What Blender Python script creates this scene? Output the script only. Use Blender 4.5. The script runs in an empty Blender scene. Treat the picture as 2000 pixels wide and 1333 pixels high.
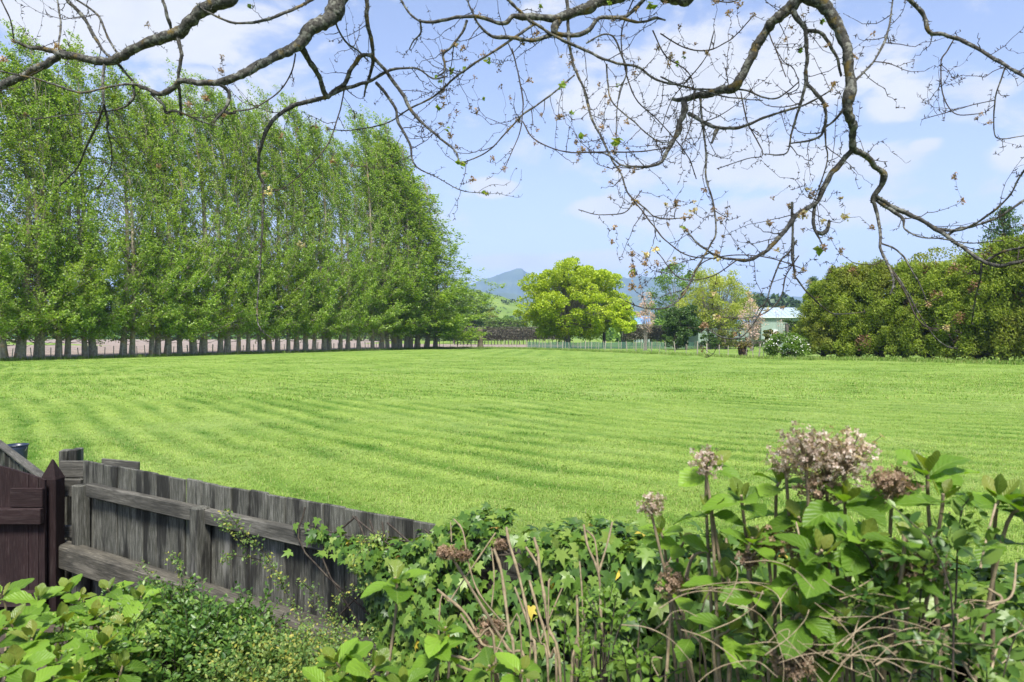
import bpy, bmesh, math, random
import numpy as np
from mathutils import Vector, Matrix

# ------------------------------------------------------------------ camera, sky, sun, exposure
S = bpy.context.scene
C = S.collection
F = 1400.0            # focal length in pixels of the 2000 px wide photograph
HZ = 657.0            # row of the horizon
CAMZ = 2.0
R = math.radians
cam_d = bpy.data.cameras.new('camera'); cam = bpy.data.objects.new('camera', cam_d); C.objects.link(cam)
cam.location = (0, 0, CAMZ); cam.rotation_euler = (R(90), 0, 0)
cam_d.sensor_width = 36; cam_d.lens = F / 2000 * 36
cam_d.shift_y = -(666.5 - HZ) / 2000
cam_d.clip_start = 0.05; cam_d.clip_end = 30000
cam_d.dof.use_dof = True; cam_d.dof.focus_distance = 14.0; cam_d.dof.aperture_fstop = 6.3
S.camera = cam

SUN_EL, SUN_AZ = R(59), R(176)          # azimuth clockwise from +Y (the view direction)
sun_dir = Vector((math.sin(SUN_AZ) * math.cos(SUN_EL), math.cos(SUN_AZ) * math.cos(SUN_EL), math.sin(SUN_EL)))
sd = bpy.data.lights.new('sun', 'SUN'); sun = bpy.data.objects.new('sun', sd); C.objects.link(sun)
sd.energy = 3.1; sd.angle = R(14); sd.color = (1.0, 0.955, 0.88)
sun.location = (0, 0, 60); sun.rotation_euler = sun_dir.to_track_quat('Z', 'Y').to_euler()
S.view_settings.view_transform = 'Standard'; S.view_settings.look = 'None'
S.view_settings.gamma = 1; S.view_settings.use_curve_mapping = False
S.view_settings.exposure = 1.72
S.cycles.use_denoising = True
S.cycles.max_bounces = 6; S.cycles.transmission_bounces = 4; S.cycles.diffuse_bounces = 4
S.cycles.transparent_max_bounces = 8; S.cycles.volume_bounces = 0
S.cycles.sample_clamp_indirect = 4

class NT:
    """tiny node-tree writer"""
    def __init__(s, nt): s.nt = nt; nt.nodes.clear()
    def n(s, t, **k):
        nd = s.nt.nodes.new(t)
        ins = k.pop('ins', {})
        for a, v in k.items(): setattr(nd, a, v)
        for a, v in ins.items(): s.set(nd.inputs[a], v)
        return nd
    def set(s, sock, v):
        if isinstance(v, bpy.types.NodeSocket): s.nt.links.new(v, sock)
        elif isinstance(v, (tuple, list)) and len(v) == 3 and sock.type == 'RGBA': sock.default_value = (*v, 1)
        else: sock.default_value = v
    def m(s, op, a, b=None, c=None, clamp=False):
        nd = s.nt.nodes.new('ShaderNodeMath'); nd.operation = op; nd.use_clamp = clamp
        for i, v in enumerate((a, b, c)):
            if v is not None: s.set(nd.inputs[i], v)
        return nd.outputs[0]
    def mix(s, f, a, b, mode='MIX'):
        nd = s.nt.nodes.new('ShaderNodeMix'); nd.data_type = 'RGBA'; nd.blend_type = mode
        s.set(nd.inputs[0], f); s.set(nd.inputs[6], a); s.set(nd.inputs[7], b)
        return nd.outputs[2]
    def noise(s, vec, scale, detail=4, rough=.55, dist=0):
        nd = s.n('ShaderNodeTexNoise', ins={'Scale': scale, 'Detail': detail, 'Roughness': rough, 'Distortion': dist})
        if vec is not None: s.set(nd.inputs['Vector'], vec)
        return nd.outputs[0]
    def step(s, v, lo, hi):
        nd = s.n('ShaderNodeMapRange', interpolation_type='SMOOTHSTEP')
        s.set(nd.inputs[0], v); s.set(nd.inputs[1], lo); s.set(nd.inputs[2], hi)
        return nd.outputs[0]
    def ramp(s, v, stops):
        nd = s.n('ShaderNodeValToRGB'); e = nd.color_ramp.elements
        while len(e) < len(stops): e.new(.5)
        for el, (p, c) in zip(e, stops): el.position = p; el.color = (*c, 1)
        s.set(nd.inputs[0], v); return nd.outputs[0]
    def vmul(s, v, t):
        nd = s.n('ShaderNodeVectorMath', operation='MULTIPLY'); s.set(nd.inputs[0], v); nd.inputs[1].default_value = t
        return nd.outputs[0]

W = bpy.data.worlds.new('World'); S.world = W; W.use_nodes = True
w = NT(W.node_tree)
sky = w.n('ShaderNodeTexSky', sky_type='NISHITA', sun_disc=False, sun_elevation=SUN_EL, sun_rotation=SUN_AZ,
          air_density=1.0, dust_density=1.2, ozone_density=1.6, altitude=50)
tc = w.n('ShaderNodeTexCoord').outputs['Generated']
sx = w.n('ShaderNodeSeparateXYZ', ins={0: tc}).outputs
az = w.m('MULTIPLY', w.m('ARCTAN2', sx[0], sx[1]), 180 / math.pi)
el = w.m('MULTIPLY', w.m('ARCSINE', sx[2]), 180 / math.pi)
# clouds: banks standing at given azimuth and elevation (degrees), edges torn by noise
def sky_pos(px, py):
    u, v = (px - 1000) / F, (HZ - py) / F
    return math.degrees(math.atan(u)), math.degrees(math.atan(v / math.hypot(1, u)))
cv = w.n('ShaderNodeCombineXYZ', ins={0: az, 1: w.m('MULTIPLY', el, 1.9), 2: 0.0}).outputs[0]
n1 = w.noise(cv, .17, 7, .6, .35)
n2 = w.noise(cv, .055, 3, .5)
tear = w.m('MULTIPLY', w.m('SUBTRACT', n1, .5), 3.4)
dens = None
for (px, py, rx, ry, k) in [(235, 20, 300, 90, 1.0), (420, 190, 210, 85, .75), (680, 235, 120, 60, .5), (962, 368, 48, 21, 1.1), (905, 382, 50, 14, .6),
                            (1330, 170, 260, 120, .95), (1560, 130, 220, 95, .85), (1480, 330, 330, 50, .9), (1240, 410, 160, 32, 1.0), (1480, 430, 260, 50, 1.0),
                            (1745, 205, 62, 40, 1.0), (1700, 130, 70, 26, .6), (1808, 283, 34, 16, .9), (1985, 300, 50, 30, 1.1), (1120, 512, 230, 22, 1.0),
                            (1760, 390, 300, 60, .55), (1190, 12, 260, 40, .5), (1910, 155, 30, 8, .3), (1250, 575, 600, 26, 1.05), (720, 430, 260, 60, .6)]:
    a0, e0 = sky_pos(px, py); a1, e1 = rx / F * 57.3, ry / F * 57.3
    dx = w.m('DIVIDE', w.m('SUBTRACT', az, a0), a1); dy = w.m('DIVIDE', w.m('SUBTRACT', el, e0), e1)
    r2 = w.m('ADD', w.m('MULTIPLY', dx, dx), w.m('MULTIPLY', dy, dy))
    b = w.m('MULTIPLY', w.m('EXPONENT', w.m('MULTIPLY', r2, -.8)), k)
    dens = b if dens is None else w.m('MAXIMUM', dens, b)
wide = w.m('MULTIPLY', w.step(n2, .42, .62), .48)        # the same broken cloud all round the sky
dens = w.m('MAXIMUM', dens, wide)
cloud = w.m('MULTIPLY', w.step(w.m('ADD', dens, w.m('MULTIPLY', tear, .46)), .36, .74), .95)
haze_f = w.m('ADD', .06, w.m('MULTIPLY', w.m('POWER', 2.718, w.m('MULTIPLY', w.m('MAXIMUM', el, 0.0), -.075)), .80))
base = w.n('ShaderNodeVectorMath', operation='SCALE', ins={0: sky.outputs[0], 3: .068}).outputs[0]
base = w.mix(haze_f, base, (.262, .290, .335))
under = w.step(w.noise(cv, .11, 4, .5, .2), .35, .7)
ccol = w.mix(under, (.300, .302, .308), (.258, .267, .288))
col = w.mix(cloud, w.mix(1.0, base, (1.0, .965, 1.05), 'MULTIPLY'), ccol)
bg = w.n('ShaderNodeBackground', ins={'Color': col, 'Strength': 1.0})
wo = w.n('ShaderNodeOutputWorld', ins={0: bg.outputs[0]})

# ------------------------------------------------------------------ helpers
def P(px, py, d):
    """the point of the place that stands d metres out in the direction of a pixel of the photograph"""
    return np.array([(px - 1000) / F * d, d, CAMZ - (py - HZ) / F * d])
def G(px, py, z=0.0):
    d = F * (CAMZ - z) / (py - HZ); return np.array([(px - 1000) / F * d, d, z])
def vnoise(x, y, seed=0):
    x = np.asarray(x, float); y = np.asarray(y, float)
    xi = np.floor(x).astype(np.int64); yi = np.floor(y).astype(np.int64); fx = x - xi; fy = y - yi
    fx = fx * fx * (3 - 2 * fx); fy = fy * fy * (3 - 2 * fy)
    def h(a, b):
        n = (a * 374761393 + b * 668265263 + seed * 1442695041) & 0xffffffff
        n = ((n ^ (n >> 13)) * 1274126177) & 0xffffffff
        return ((n ^ (n >> 16)) & 0xffff) / 65535.0
    return (h(xi, yi) * (1 - fx) + h(xi + 1, yi) * fx) * (1 - fy) + (h(xi, yi + 1) * (1 - fx) + h(xi + 1, yi + 1) * fx) * fy
def fbm(x, y, seed=0, o=4):
    a, s, t = .5, 0, 0
    for i in range(o):
        s = s + a * vnoise(x * 2 ** i, y * 2 ** i, seed + i); t += a; a *= .5
    return s / t

class MB:
    def __init__(s): s.v = []; s.f = []; s.m = []; s.nv = 0
    def add(s, v, f, mat=0):
        v = np.asarray(v, float).reshape(-1, 3); f = np.asarray(f, np.int64)
        if len(f) == 0: return s
        s.v.append(v); s.f.append(f + s.nv); s.m.append(np.full(len(f), mat, np.int32)); s.nv += len(v); return s
    def mesh(s, name, mats, smooth=True):
        me = bpy.data.meshes.new(name)
        if s.v:
            v = np.concatenate(s.v); me.vertices.add(len(v)); me.vertices.foreach_set('co', v.astype(np.float32).ravel())
            cnt = np.concatenate([np.full(len(f), f.shape[1]) for f in s.f]); li = np.concatenate([f.ravel() for f in s.f])
            me.loops.add(len(li)); me.loops.foreach_set('vertex_index', li.astype(np.int32))
            st = np.concatenate([[0], np.cumsum(cnt)[:-1]]).astype(np.int32)
            me.polygons.add(len(cnt)); me.polygons.foreach_set('loop_start', st)
            me.polygons.foreach_set('material_index', np.concatenate(s.m))
            me.polygons.foreach_set('use_smooth', np.full(len(cnt), smooth))
            me.update(calc_edges=True)
        for m in (mats if isinstance(mats, (list, tuple)) else [mats]): me.materials.append(m)
        return me
    def build(s, name, mats, parent=None, smooth=True, **tags):
        return put(name, s.mesh(name, mats, smooth), parent, **tags)
def put(name, me, parent=None, loc=None, rot=None, scale=None, mw=None, **tags):
    o = bpy.data.objects.new(name, me); C.objects.link(o)
    if parent is not None: o.parent = parent
    if mw is not None: o.matrix_local = mw
    if loc is not None: o.location = loc
    if rot is not None: o.rotation_euler = rot
    if scale is not None: o.scale = (scale,) * 3 if np.isscalar(scale) else scale
    for k, v in tags.items(): o[k] = v
    return o
def thing(name, label, category, loc=(0, 0, 0), rz=0, group=None):
    o = bpy.data.objects.new(name, None); C.objects.link(o); o.location = loc; o.rotation_euler = (0, 0, rz)
    o.empty_display_size = .1
    o['label'] = label; o['category'] = category
    if group: o['group'] = group
    return o
def tube(mb, pts, rad, k=6, mat=0, cap=True):
    p = np.asarray(pts, float); n = len(p); r = np.broadcast_to(np.asarray(rad, float), (n,))
    t = np.gradient(p, axis=0); t /= np.linalg.norm(t, axis=1)[:, None] + 1e-9
    ref = np.array([0, 0, 1.]) if abs(t[0, 2]) < .9 else np.array([1., 0, 0])
    u = np.cross(ref, t[0]); u /= np.linalg.norm(u); U = [u]
    for i in range(1, n):
        u = u - t[i] * np.dot(u, t[i]); u /= np.linalg.norm(u) + 1e-9; U.append(u)
    U = np.array(U); V = np.cross(t, U)
    a = np.arange(k) * 2 * math.pi / k
    v = p[:, None] + r[:, None, None] * (U[:, None] * np.cos(a)[None, :, None] + V[:, None] * np.sin(a)[None, :, None])
    i = np.arange(n - 1)[:, None] * k; j = np.arange(k)[None]; j2 = (j + 1) % k
    f = np.stack([i + j, i + j2, i + k + j2, i + k + j], -1).reshape(-1, 4)
    mb.add(v.reshape(-1, 3), f, mat)
    if cap:
        for e, ii in ((0, 0), (1, n - 1)):
            vv = np.vstack([v[ii], p[ii] + t[ii] * r[ii] * (.3 if e else -.3)])
            q = np.arange(k); f = np.stack([q, (q + 1) % k, np.full(k, k)], -1) if e else np.stack([(q + 1) % k, q, np.full(k, k)], -1)
            mb.add(vv, f, mat)
def spline(pts, sub=5):
    """Catmull-Rom through the rows of pts (any number of columns)"""
    p = np.asarray(pts, float)
    if len(p) < 3: 
        t = np.linspace(0, 1, sub + 1)[:, None]; return p[0] * (1 - t) + p[-1] * t
    q = np.vstack([2 * p[0] - p[1], p, 2 * p[-1] - p[-2]]); out = []
    for i in range(len(p) - 1):
        a, b, c, d = q[i:i + 4]
        for t in np.arange(sub) / sub:
            out.append(.5 * (2 * b + (c - a) * t + (2 * a - 5 * b + 4 * c - d) * t * t + (3 * b - a - 3 * c + d) * t ** 3))
    out.append(p[-1]); return np.array(out)
def unit(v): return v / (np.linalg.norm(v, axis=-1, keepdims=True) + 1e-9)
def cards(mb, c, size, rng, up=.5, dirs=None, elong=1.0, mat=0, fold=.12):
    """leaf-shaped faces: base, side, tip, side, slightly folded"""
    n = len(c); size = np.broadcast_to(size, (n,))
    nr = unit(rng.normal(size=(n, 3)) + np.array([0, 0, up * 2]))
    d = rng.normal(size=(n, 3)) if dirs is None else dirs + rng.normal(size=(n, 3)) * .35
    d = unit(d - nr * (d * nr).sum(1)[:, None]); s = np.cross(nr, d)
    L = size[:, None] * elong; Wd = size[:, None] * .5 * rng.uniform(.8, 1.15, (n, 1))
    v = np.stack([c - d * L * .5, c + s * Wd - d * L * .05 + nr * size[:, None] * fold, c + d * L * .5, c - s * Wd - d * L * .05 + nr * size[:, None] * fold], 1)
    b = np.arange(n)[:, None] * 4
    f = np.concatenate([b + np.array([[0, 1, 2]]), b + np.array([[0, 2, 3]])])
    mb.add(v.reshape(-1, 3), f, mat)
def box(mb, a, b, mat=0, bev=0.0):
    x0, y0, z0 = a; x1, y1, z1 = b
    if bev <= 0:
        v = [(x, y, z) for x in (x0, x1) for y in (y0, y1) for z in (z0, z1)]
        mb.add(v, [(0, 1, 3, 2), (4, 6, 7, 5), (0, 4, 5, 1), (2, 3, 7, 6), (0, 2, 6, 4), (1, 5, 7, 3)], mat); return
    bm = bmesh.new(); bmesh.ops.create_cube(bm, size=1)
    for vv in bm.verts: vv.co = ((x0 + x1) / 2 + vv.co.x * (x1 - x0), (y0 + y1) / 2 + vv.co.y * (y1 - y0), (z0 + z1) / 2 + vv.co.z * (z1 - z0))
    bmesh.ops.bevel(bm, geom=bm.edges[:], offset=bev, segments=1, affect='EDGES')
    bm.verts.index_update(); v = [tuple(q.co) for q in bm.verts]
    for k in (3, 4, 5, 6, 8):
        fs = [[q.index for q in f.verts] for f in bm.faces if len(f.verts) == k]
        if fs: mb.add(v, fs, mat)
    bm.free()

# ------------------------------------------------------------------ materials
def mat(name):
    m = bpy.data.materials.new(name); m.use_nodes = True; return m, NT(m.node_tree)
def finish(x, shader): x.n('ShaderNodeOutputMaterial', ins={0: shader})
def leaf_mat(name, cols, trans=.35, rough=.5, spec=.35, patch=None, patch_scale=.35, vein=False, tint=None, ofs=.5):
    """cols: ramp over leaves; patch: (colour, amount) in drifts through the crown"""
    m, x = mat(name)
    geo = x.n('ShaderNodeNewGeometry'); oi = x.n('ShaderNodeObjectInfo')
    rnd = geo.outputs['Random Per Island'] if not vein else oi.outputs['Random']
    n = len(cols); c = x.ramp(rnd, [(i / max(1, n - 1), cc) for i, cc in enumerate(cols)])
    pos = geo.outputs['Position']
    if patch: c = x.mix(x.m('MULTIPLY', x.step(x.noise(pos, patch_scale, 3), .48, .66), patch[1]), c, patch[0])
    b = x.m('ADD', 1 - ofs * .5, x.m('MULTIPLY', oi.outputs['Random'], ofs))
    c = x.n('ShaderNodeVectorMath', operation='SCALE', ins={0: c, 3: b}).outputs[0]
    bump = None
    if vein:
        uv = x.n('ShaderNodeUVMap').outputs[0]; s = x.n('ShaderNodeSeparateXYZ', ins={0: uv}).outputs
        ax = x.m('ABSOLUTE', s[0])
        side = x.m('FRACT', x.m('SUBTRACT', x.m('MULTIPLY', s[1], 7.5), x.m('MULTIPLY', ax, 6.0)))
        vs = x.m('ABSOLUTE', x.m('SUBTRACT', side, .5))
        line = x.m('MAXIMUM', x.step(vs, .07, .0), x.step(ax, .03, .008))
        c = x.mix(x.m('MULTIPLY', line, .45), c, (.23, .34, .07))
        c = x.mix(x.m('MULTIPLY', x.step(x.noise(uv, 3.0, 4), .62, .75), .35), c, (.16, .15, .04))
        bump = x.n('ShaderNodeBump', ins={'Strength': .5, 'Distance': .004, 'Height': x.m('SUBTRACT', vs, x.m('MULTIPLY', line, .3))}).outputs[0]
    p = x.n('ShaderNodeBsdfPrincipled', ins={'Base Color': c, 'Roughness': rough, 'Specular IOR Level': spec})
    if bump is not None: x.set(p.inputs['Normal'], bump)
    tcol = x.mix(1.0, c, (1.3, 1.3, .5), 'MULTIPLY')
    t = x.n('ShaderNodeBsdfTranslucent', ins={'Color': tcol})
    finish(x, x.n('ShaderNodeMixShader', ins={0: trans, 1: p.outputs[0], 2: t.outputs[0]}).outputs[0]); return m
def bark_mat(name, dark, light, lichen=None, lichen2=None, scale=30, amt=.5, bumpd=.01):
    m, x = mat(name); pos = x.n('ShaderNodeNewGeometry').outputs['Position']
    n = x.noise(pos, scale, 6, .65); c = x.ramp(n, [(.3, dark), (.7, light)])
    if lichen: c = x.mix(x.m('MULTIPLY', x.step(x.noise(pos, scale * .55, 5, .6), .50, .60), amt), c, lichen)
    if lichen2: c = x.mix(x.m('MULTIPLY', x.step(x.noise(x.vmul(pos, (1.0, 1.0, 1.3)), scale * .2, 4, .6), .56, .68), .75), c, lichen2)
    b = x.n('ShaderNodeBump', ins={'Strength': .9, 'Distance': bumpd, 'Height': n})
    finish(x, x.n('ShaderNodeBsdfPrincipled', ins={'Base Color': c, 'Roughness': .9, 'Specular IOR Level': .15, 'Normal': b.outputs[0]}).outputs[0]); return m
def plain(name, c, rough=.6, metal=0, var=.0, scale=8, bump=0):
    m, x = mat(name); cc = c
    pos = x.n('ShaderNodeNewGeometry').outputs['Position']; n = x.noise(pos, scale, 5)
    if var: cc = x.mix(n, tuple(q * (1 - var) for q in c), tuple(min(1, q * (1 + var)) for q in c))
    p = x.n('ShaderNodeBsdfPrincipled', ins={'Base Color': cc, 'Roughness': rough, 'Metallic': metal})
    if bump: x.set(p.inputs['Normal'], x.n('ShaderNodeBump', ins={'Strength': .6, 'Distance': bump, 'Height': n}).outputs[0])
    finish(x, p.outputs[0]); return m
def wood_mat(name, dark, light, stain, pale, axis=2, moss=None, mildew=.8):
    """weathered sawn timber: grain runs along the local axis, black mildew runs and bleached patches"""
    m, x = mat(name); tcn = x.n('ShaderNodeTexCoord'); oi = x.n('ShaderNodeObjectInfo')
    o = x.n('ShaderNodeVectorMath', operation='ADD', ins={0: tcn.outputs['Object']})
    x.set(o.inputs[1], x.n('ShaderNodeVectorMath', operation='SCALE', ins={0: (3.1, 7.7, 5.3), 3: x.m('MULTIPLY', oi.outputs['Random'], 9.0)}).outputs[0])
    v = o.outputs[0]; sc = [60, 60, 60]; sc[axis] = 3.0; g = x.noise(x.vmul(v, tuple(sc)), 3.2, 7, .7, .4)
    sc2 = [9, 9, 9]; sc2[axis] = 1.7; st = x.noise(x.vmul(v, tuple(sc2)), 1.0, 4, .6)
    c = x.ramp(g, [(.34, dark), (.52, light), (.68, pale)])
    c = x.mix(x.m('MULTIPLY', x.step(st, .44, .60), mildew), c, stain)
    c = x.mix(x.m('MULTIPLY', x.step(x.noise(x.vmul(v, tuple(q * .7 for q in sc2)), 1.4, 5), .60, .72), .6), c, pale)
    if moss: c = x.mix(x.m('MULTIPLY', x.step(x.noise(v, 6, 5), .5, .65), .7), c, moss)
    b = x.m('ADD', .8, x.m('MULTIPLY', oi.outputs['Random'], .4))
    c = x.n('ShaderNodeVectorMath', operation='SCALE', ins={0: c, 3: b}).outputs[0]
    bp = x.n('ShaderNodeBump', ins={'Strength': .7, 'Distance': .003, 'Height': g})
    finish(x, x.n('ShaderNodeBsdfPrincipled', ins={'Base Color': c, 'Roughness': .85, 'Specular IOR Level': .2, 'Normal': bp.outputs[0]}).outputs[0]); return m
# ------------------------------------------------------------------ ground, paddock, ploughed land, hills
LINE0, LINE1 = np.array([-41.4, 58.0]), np.array([-14.4, 112.0])      # the poplar row
def s_rows(x, y):
    a = .82 * x + .57 * y + 1.0; b = .90 * y + .40 * x - 2.2
    k = 2.6; return -k * np.log(np.exp(-(a - 20) / k) + np.exp(-(b - 20) / k)) + 20
def stripes(x, y):
    """0..1: 1 on the pale cut windrows, 0 in the darker gaps"""
    s = s_rows(x, y) + 2.6 * (fbm(x * .06, y * .07, 5, 2) - .5) + .45 * (fbm(x * .2, y * .2, 6, 2) - .5) + .35 * (fbm(x * .7, y * .7, 9) - .5)
    w = 1 - (.5 + .5 * np.cos(2 * np.pi * s / .78)) ** 1.5
    br = np.clip((fbm(x * .35 + y * .1, y * .35 - x * .1, 21) - .30) * 3.0, 0, 1)
    far = np.clip((y - 55) / 30, 0, 1) * np.clip(1 - np.abs(x - 1) / 14, 0, 1)
    w2 = .5 + .5 * np.cos(2 * np.pi * (x - .10 * y) / 2.6 + 3 * fbm(x * .1, y * .05, 8))
    w = w * (1 - far) + w2 * far
    r = (x - y) * .7071; wisp = fbm(s * 3.2, r * .55, 41, 4); wisp2 = fbm(s * 9, r * 1.6, 43, 3)
    return np.clip((1 - (1 - w) * (.35 + .65 * br)) * .62 + .75 * (wisp - .40) + .55 * (wisp2 - .42) + .25 * (fbm(x * .25, y * .25, 33) - .4), 0, 1)
def grass_col(x, attr_node):
    pos = x.n('ShaderNodeNewGeometry').outputs['Position']
    st = attr_node
    n = x.noise(pos, .23, 5, .6); n2 = x.noise(pos, 1.9, 4, .6)
    c = x.mix(st, (.056, .145, .010), (.258, .355, .075))
    c = x.mix(x.m('MULTIPLY', x.step(n, .45, .68), .38), c, (.285, .365, .115))
    c = x.mix(x.m('MULTIPLY', x.step(n2, .58, .72), .40), c, (.060, .130, .014))
    return c, pos
gm, x = mat('paddock grass')
at = x.n('ShaderNodeAttribute', attribute_name='stripe')
c, pos = grass_col(x, at.outputs['Fac'])
fine = x.noise(pos, 34, 4, .7)
c = x.mix(x.step(fine, .35, .62), x.mix(.6, c, (.03, .07, .008)), c)
bp = x.n('ShaderNodeBump', ins={'Strength': 1.0, 'Distance': .05, 'Height': x.noise(pos, 14, 6, .7)})
finish(x, x.n('ShaderNodeBsdfPrincipled', ins={'Base Color': c, 'Roughness': .8, 'Specular IOR Level': .12, 'Normal': bp.outputs[0]}).outputs[0])
bm_, x = mat('grass blade')
at = x.n('ShaderNodeAttribute', attribute_name='stripe', attribute_type='INSTANCER')
c, pos = grass_col(x, at.outputs['Fac'])
rd = x.n('ShaderNodeAttribute', attribute_name='tone', attribute_type='INSTANCER').outputs['Fac']
isl = x.n('ShaderNodeNewGeometry').outputs['Random Per Island']
c = x.n('ShaderNodeVectorMath', operation='SCALE', ins={0: c, 3: x.m('ADD', .70, x.m('ADD', x.m('MULTIPLY', rd, .45), x.m('MULTIPLY', isl, .45)))}).outputs[0]
c = x.mix(x.step(isl, .9, .93), c, (.33, .33, .13))
p = x.n('ShaderNodeBsdfPrincipled', ins={'Base Color': c, 'Roughness': .55, 'Specular IOR Level': .25})
t = x.n('ShaderNodeBsdfTranslucent', ins={'Color': x.mix(1.0, c, (1.2, 1.25, .6), 'MULTIPLY')})
finish(x, x.n('ShaderNodeMixShader', ins={0: .35, 1: p.outputs[0], 2: t.outputs[0]}).outputs[0])

def grid_mesh(ys, us, zf):
    Y, U = np.meshgrid(ys, us, indexing='ij'); X = U * (Y + 6); Z = zf(X, Y)
    n, m = Y.shape; i = np.arange(n - 1)[:, None] * m + np.arange(m - 1)[None]
    f = np.stack([i, i + 1, i + m + 1, i + m], -1).reshape(-1, 4)
    return np.stack([X, Y, Z], -1).reshape(-1, 3), f, X.ravel(), Y.ravel()
def pad_fade(x, y):
    d = (x - LINE0[0]) * .894 - (y - LINE0[1]) * .447       # metres inside the poplar row
    return np.clip(d / 3 - .3, 0, 1) * np.clip((112 - y) / 6, 0, 1) * np.clip((y - 2.6) / 2, 0, 1)
ys = 1.6 * 1.0105 ** np.arange(410); ys = ys[ys < 118]
v, f, X, Y = grid_mesh(ys, np.linspace(-1.05, 1.05, 230), lambda X, Y: .004 + pad_fade(X, Y) * (.035 * stripes(X, Y) + .035 * (fbm(X * 1.1, Y * 1.1, 3) - .3)).clip(0, 1))
mb = MB(); mb.add(v, f); me = mb.mesh('paddock', gm)
a = me.attributes.new('stripe', 'FLOAT', 'POINT'); a.data.foreach_set('value', stripes(X, Y).astype(np.float32))
put('paddock', me, kind='structure')

# ground sheet to the horizon
m, x = mat('far pasture'); pos = x.n('ShaderNodeNewGeometry').outputs['Position']
c = x.ramp(x.noise(pos, .02, 5), [(.35, (.12, .20, .03)), (.65, (.20, .26, .06))])
c = x.mix(x.m('MULTIPLY', x.noise(pos, 1.2, 5), .5), c, (.10, .17, .02))
finish(x, x.n('ShaderNodeBsdfPrincipled', ins={'Base Color': c, 'Roughness': .9, 'Specular IOR Level': .1}).outputs[0]); m_far = m
mb = MB(); e = [-9000, -2500, -600, -120, -30, 30, 120, 600, 2500, 9000]
vv = [(a, b, 0.0) for a in e for b in e]; ff = [(i * 10 + j, i * 10 + j + 10, i * 10 + j + 11, i * 10 + j + 1) for i in range(9) for j in range(9)]
mb.add(vv, ff); mb.build('ground', m_far, kind='structure')

# ploughed land beyond the poplars
m, x = mat('tilled soil'); pos = x.n('ShaderNodeNewGeometry').outputs['Position']
c = x.ramp(x.noise(pos, .9, 7, .7), [(.3, (.150, .118, .098)), (.7, (.275, .230, .196))])
c = x.mix(x.m('MULTIPLY', x.step(x.noise(x.vmul(pos, (.25, .25, 1)), 1, 3), .5, .7), .4), c, (.36, .29, .24))
bp = x.n('ShaderNodeBump', ins={'Strength': .8, 'Distance': .12, 'Height': x.noise(pos, 3.5, 6, .7)})
finish(x, x.n('ShaderNodeBsdfPrincipled', ins={'Base Color': c, 'Roughness': .95, 'Specular IOR Level': .1, 'Normal': bp.outputs[0]}).outputs[0])
dirl = (LINE1 - LINE0) / np.linalg.norm(LINE1 - LINE0); nl = np.array([-dirl[1], dirl[0]])
nu, nv_ = 90, 130
uu, vv2 = np.meshgrid(np.linspace(-70, 62, nu), np.concatenate([np.linspace(.9, 30, 80), np.geomspace(31, 900, nv_ - 80)]), indexing='ij')
XY = LINE0 + uu[..., None] * dirl * 1.0 + vv2[..., None] * nl
XY2 = XY.copy()
Z = .008 + .09 * (.5 + .5 * np.cos(vv2 * 2 * np.pi / 2.2)) * (vv2 > 1.2) * (vv2 < 32) + .05 * fbm(XY[..., 0], XY[..., 1], 4)
i = np.arange(nu - 1)[:, None] * nv_ + np.arange(nv_ - 1)[None]; f = np.stack([i, i + nv_, i + nv_ + 1, i + 1], -1).reshape(-1, 4)
mb = MB(); mb.add(np.stack([XY[..., 0], XY[..., 1], Z], -1).reshape(-1, 3), f); mb.build('ploughed_field', m, kind='structure')
mb = MB()     # its far arm, across the end of the paddock
q = [(-60.0, 123), (16.0, 127.0), (12.0, 168.0), (-40.0, 190.0), (-60, 430), (-330.0, 430.0)]
mb.add([(a, b, .014) for a, b in q], [(0, 1, 2), (0, 2, 3), (0, 3, 4), (0, 4, 5)]); mb.build('ploughed_field', m, kind='structure')

# soil of the garden bed in front of the fence
m, x = mat('garden soil'); pos = x.n('ShaderNodeNewGeometry').outputs['Position']
c = x.ramp(x.noise(pos, 9, 6, .7), [(.3, (.018, .014, .010)), (.7, (.07, .052, .035))])
finish(x, x.n('ShaderNodeBsdfPrincipled', ins={'Base Color': c, 'Roughness': .95, 'Normal': x.n('ShaderNodeBump', ins={'Distance': .02, 'Height': x.noise(pos, 25, 5)}).outputs[0]}).outputs[0]); m_soil = m
mb = MB(); q = [(-5.5, -4), (6, -4), (6, -1.0), (2.4, 1.55), (-3.0, 5.0), (-5.5, 5.0)]
mb.add([(a, b, .075) for a, b in q] + [(a, b, -.02) for a, b in q], [(0, 1, 2), (0, 2, 3), (0, 3, 4), (0, 4, 5)] + [(i, (i + 1) % 6, 6 + (i + 1) % 6) for i in range(6)] + [(i, 6 + (i + 1) % 6, 6 + i) for i in range(6)])
mb.build('garden_bed', m_soil, kind='structure')

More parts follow.
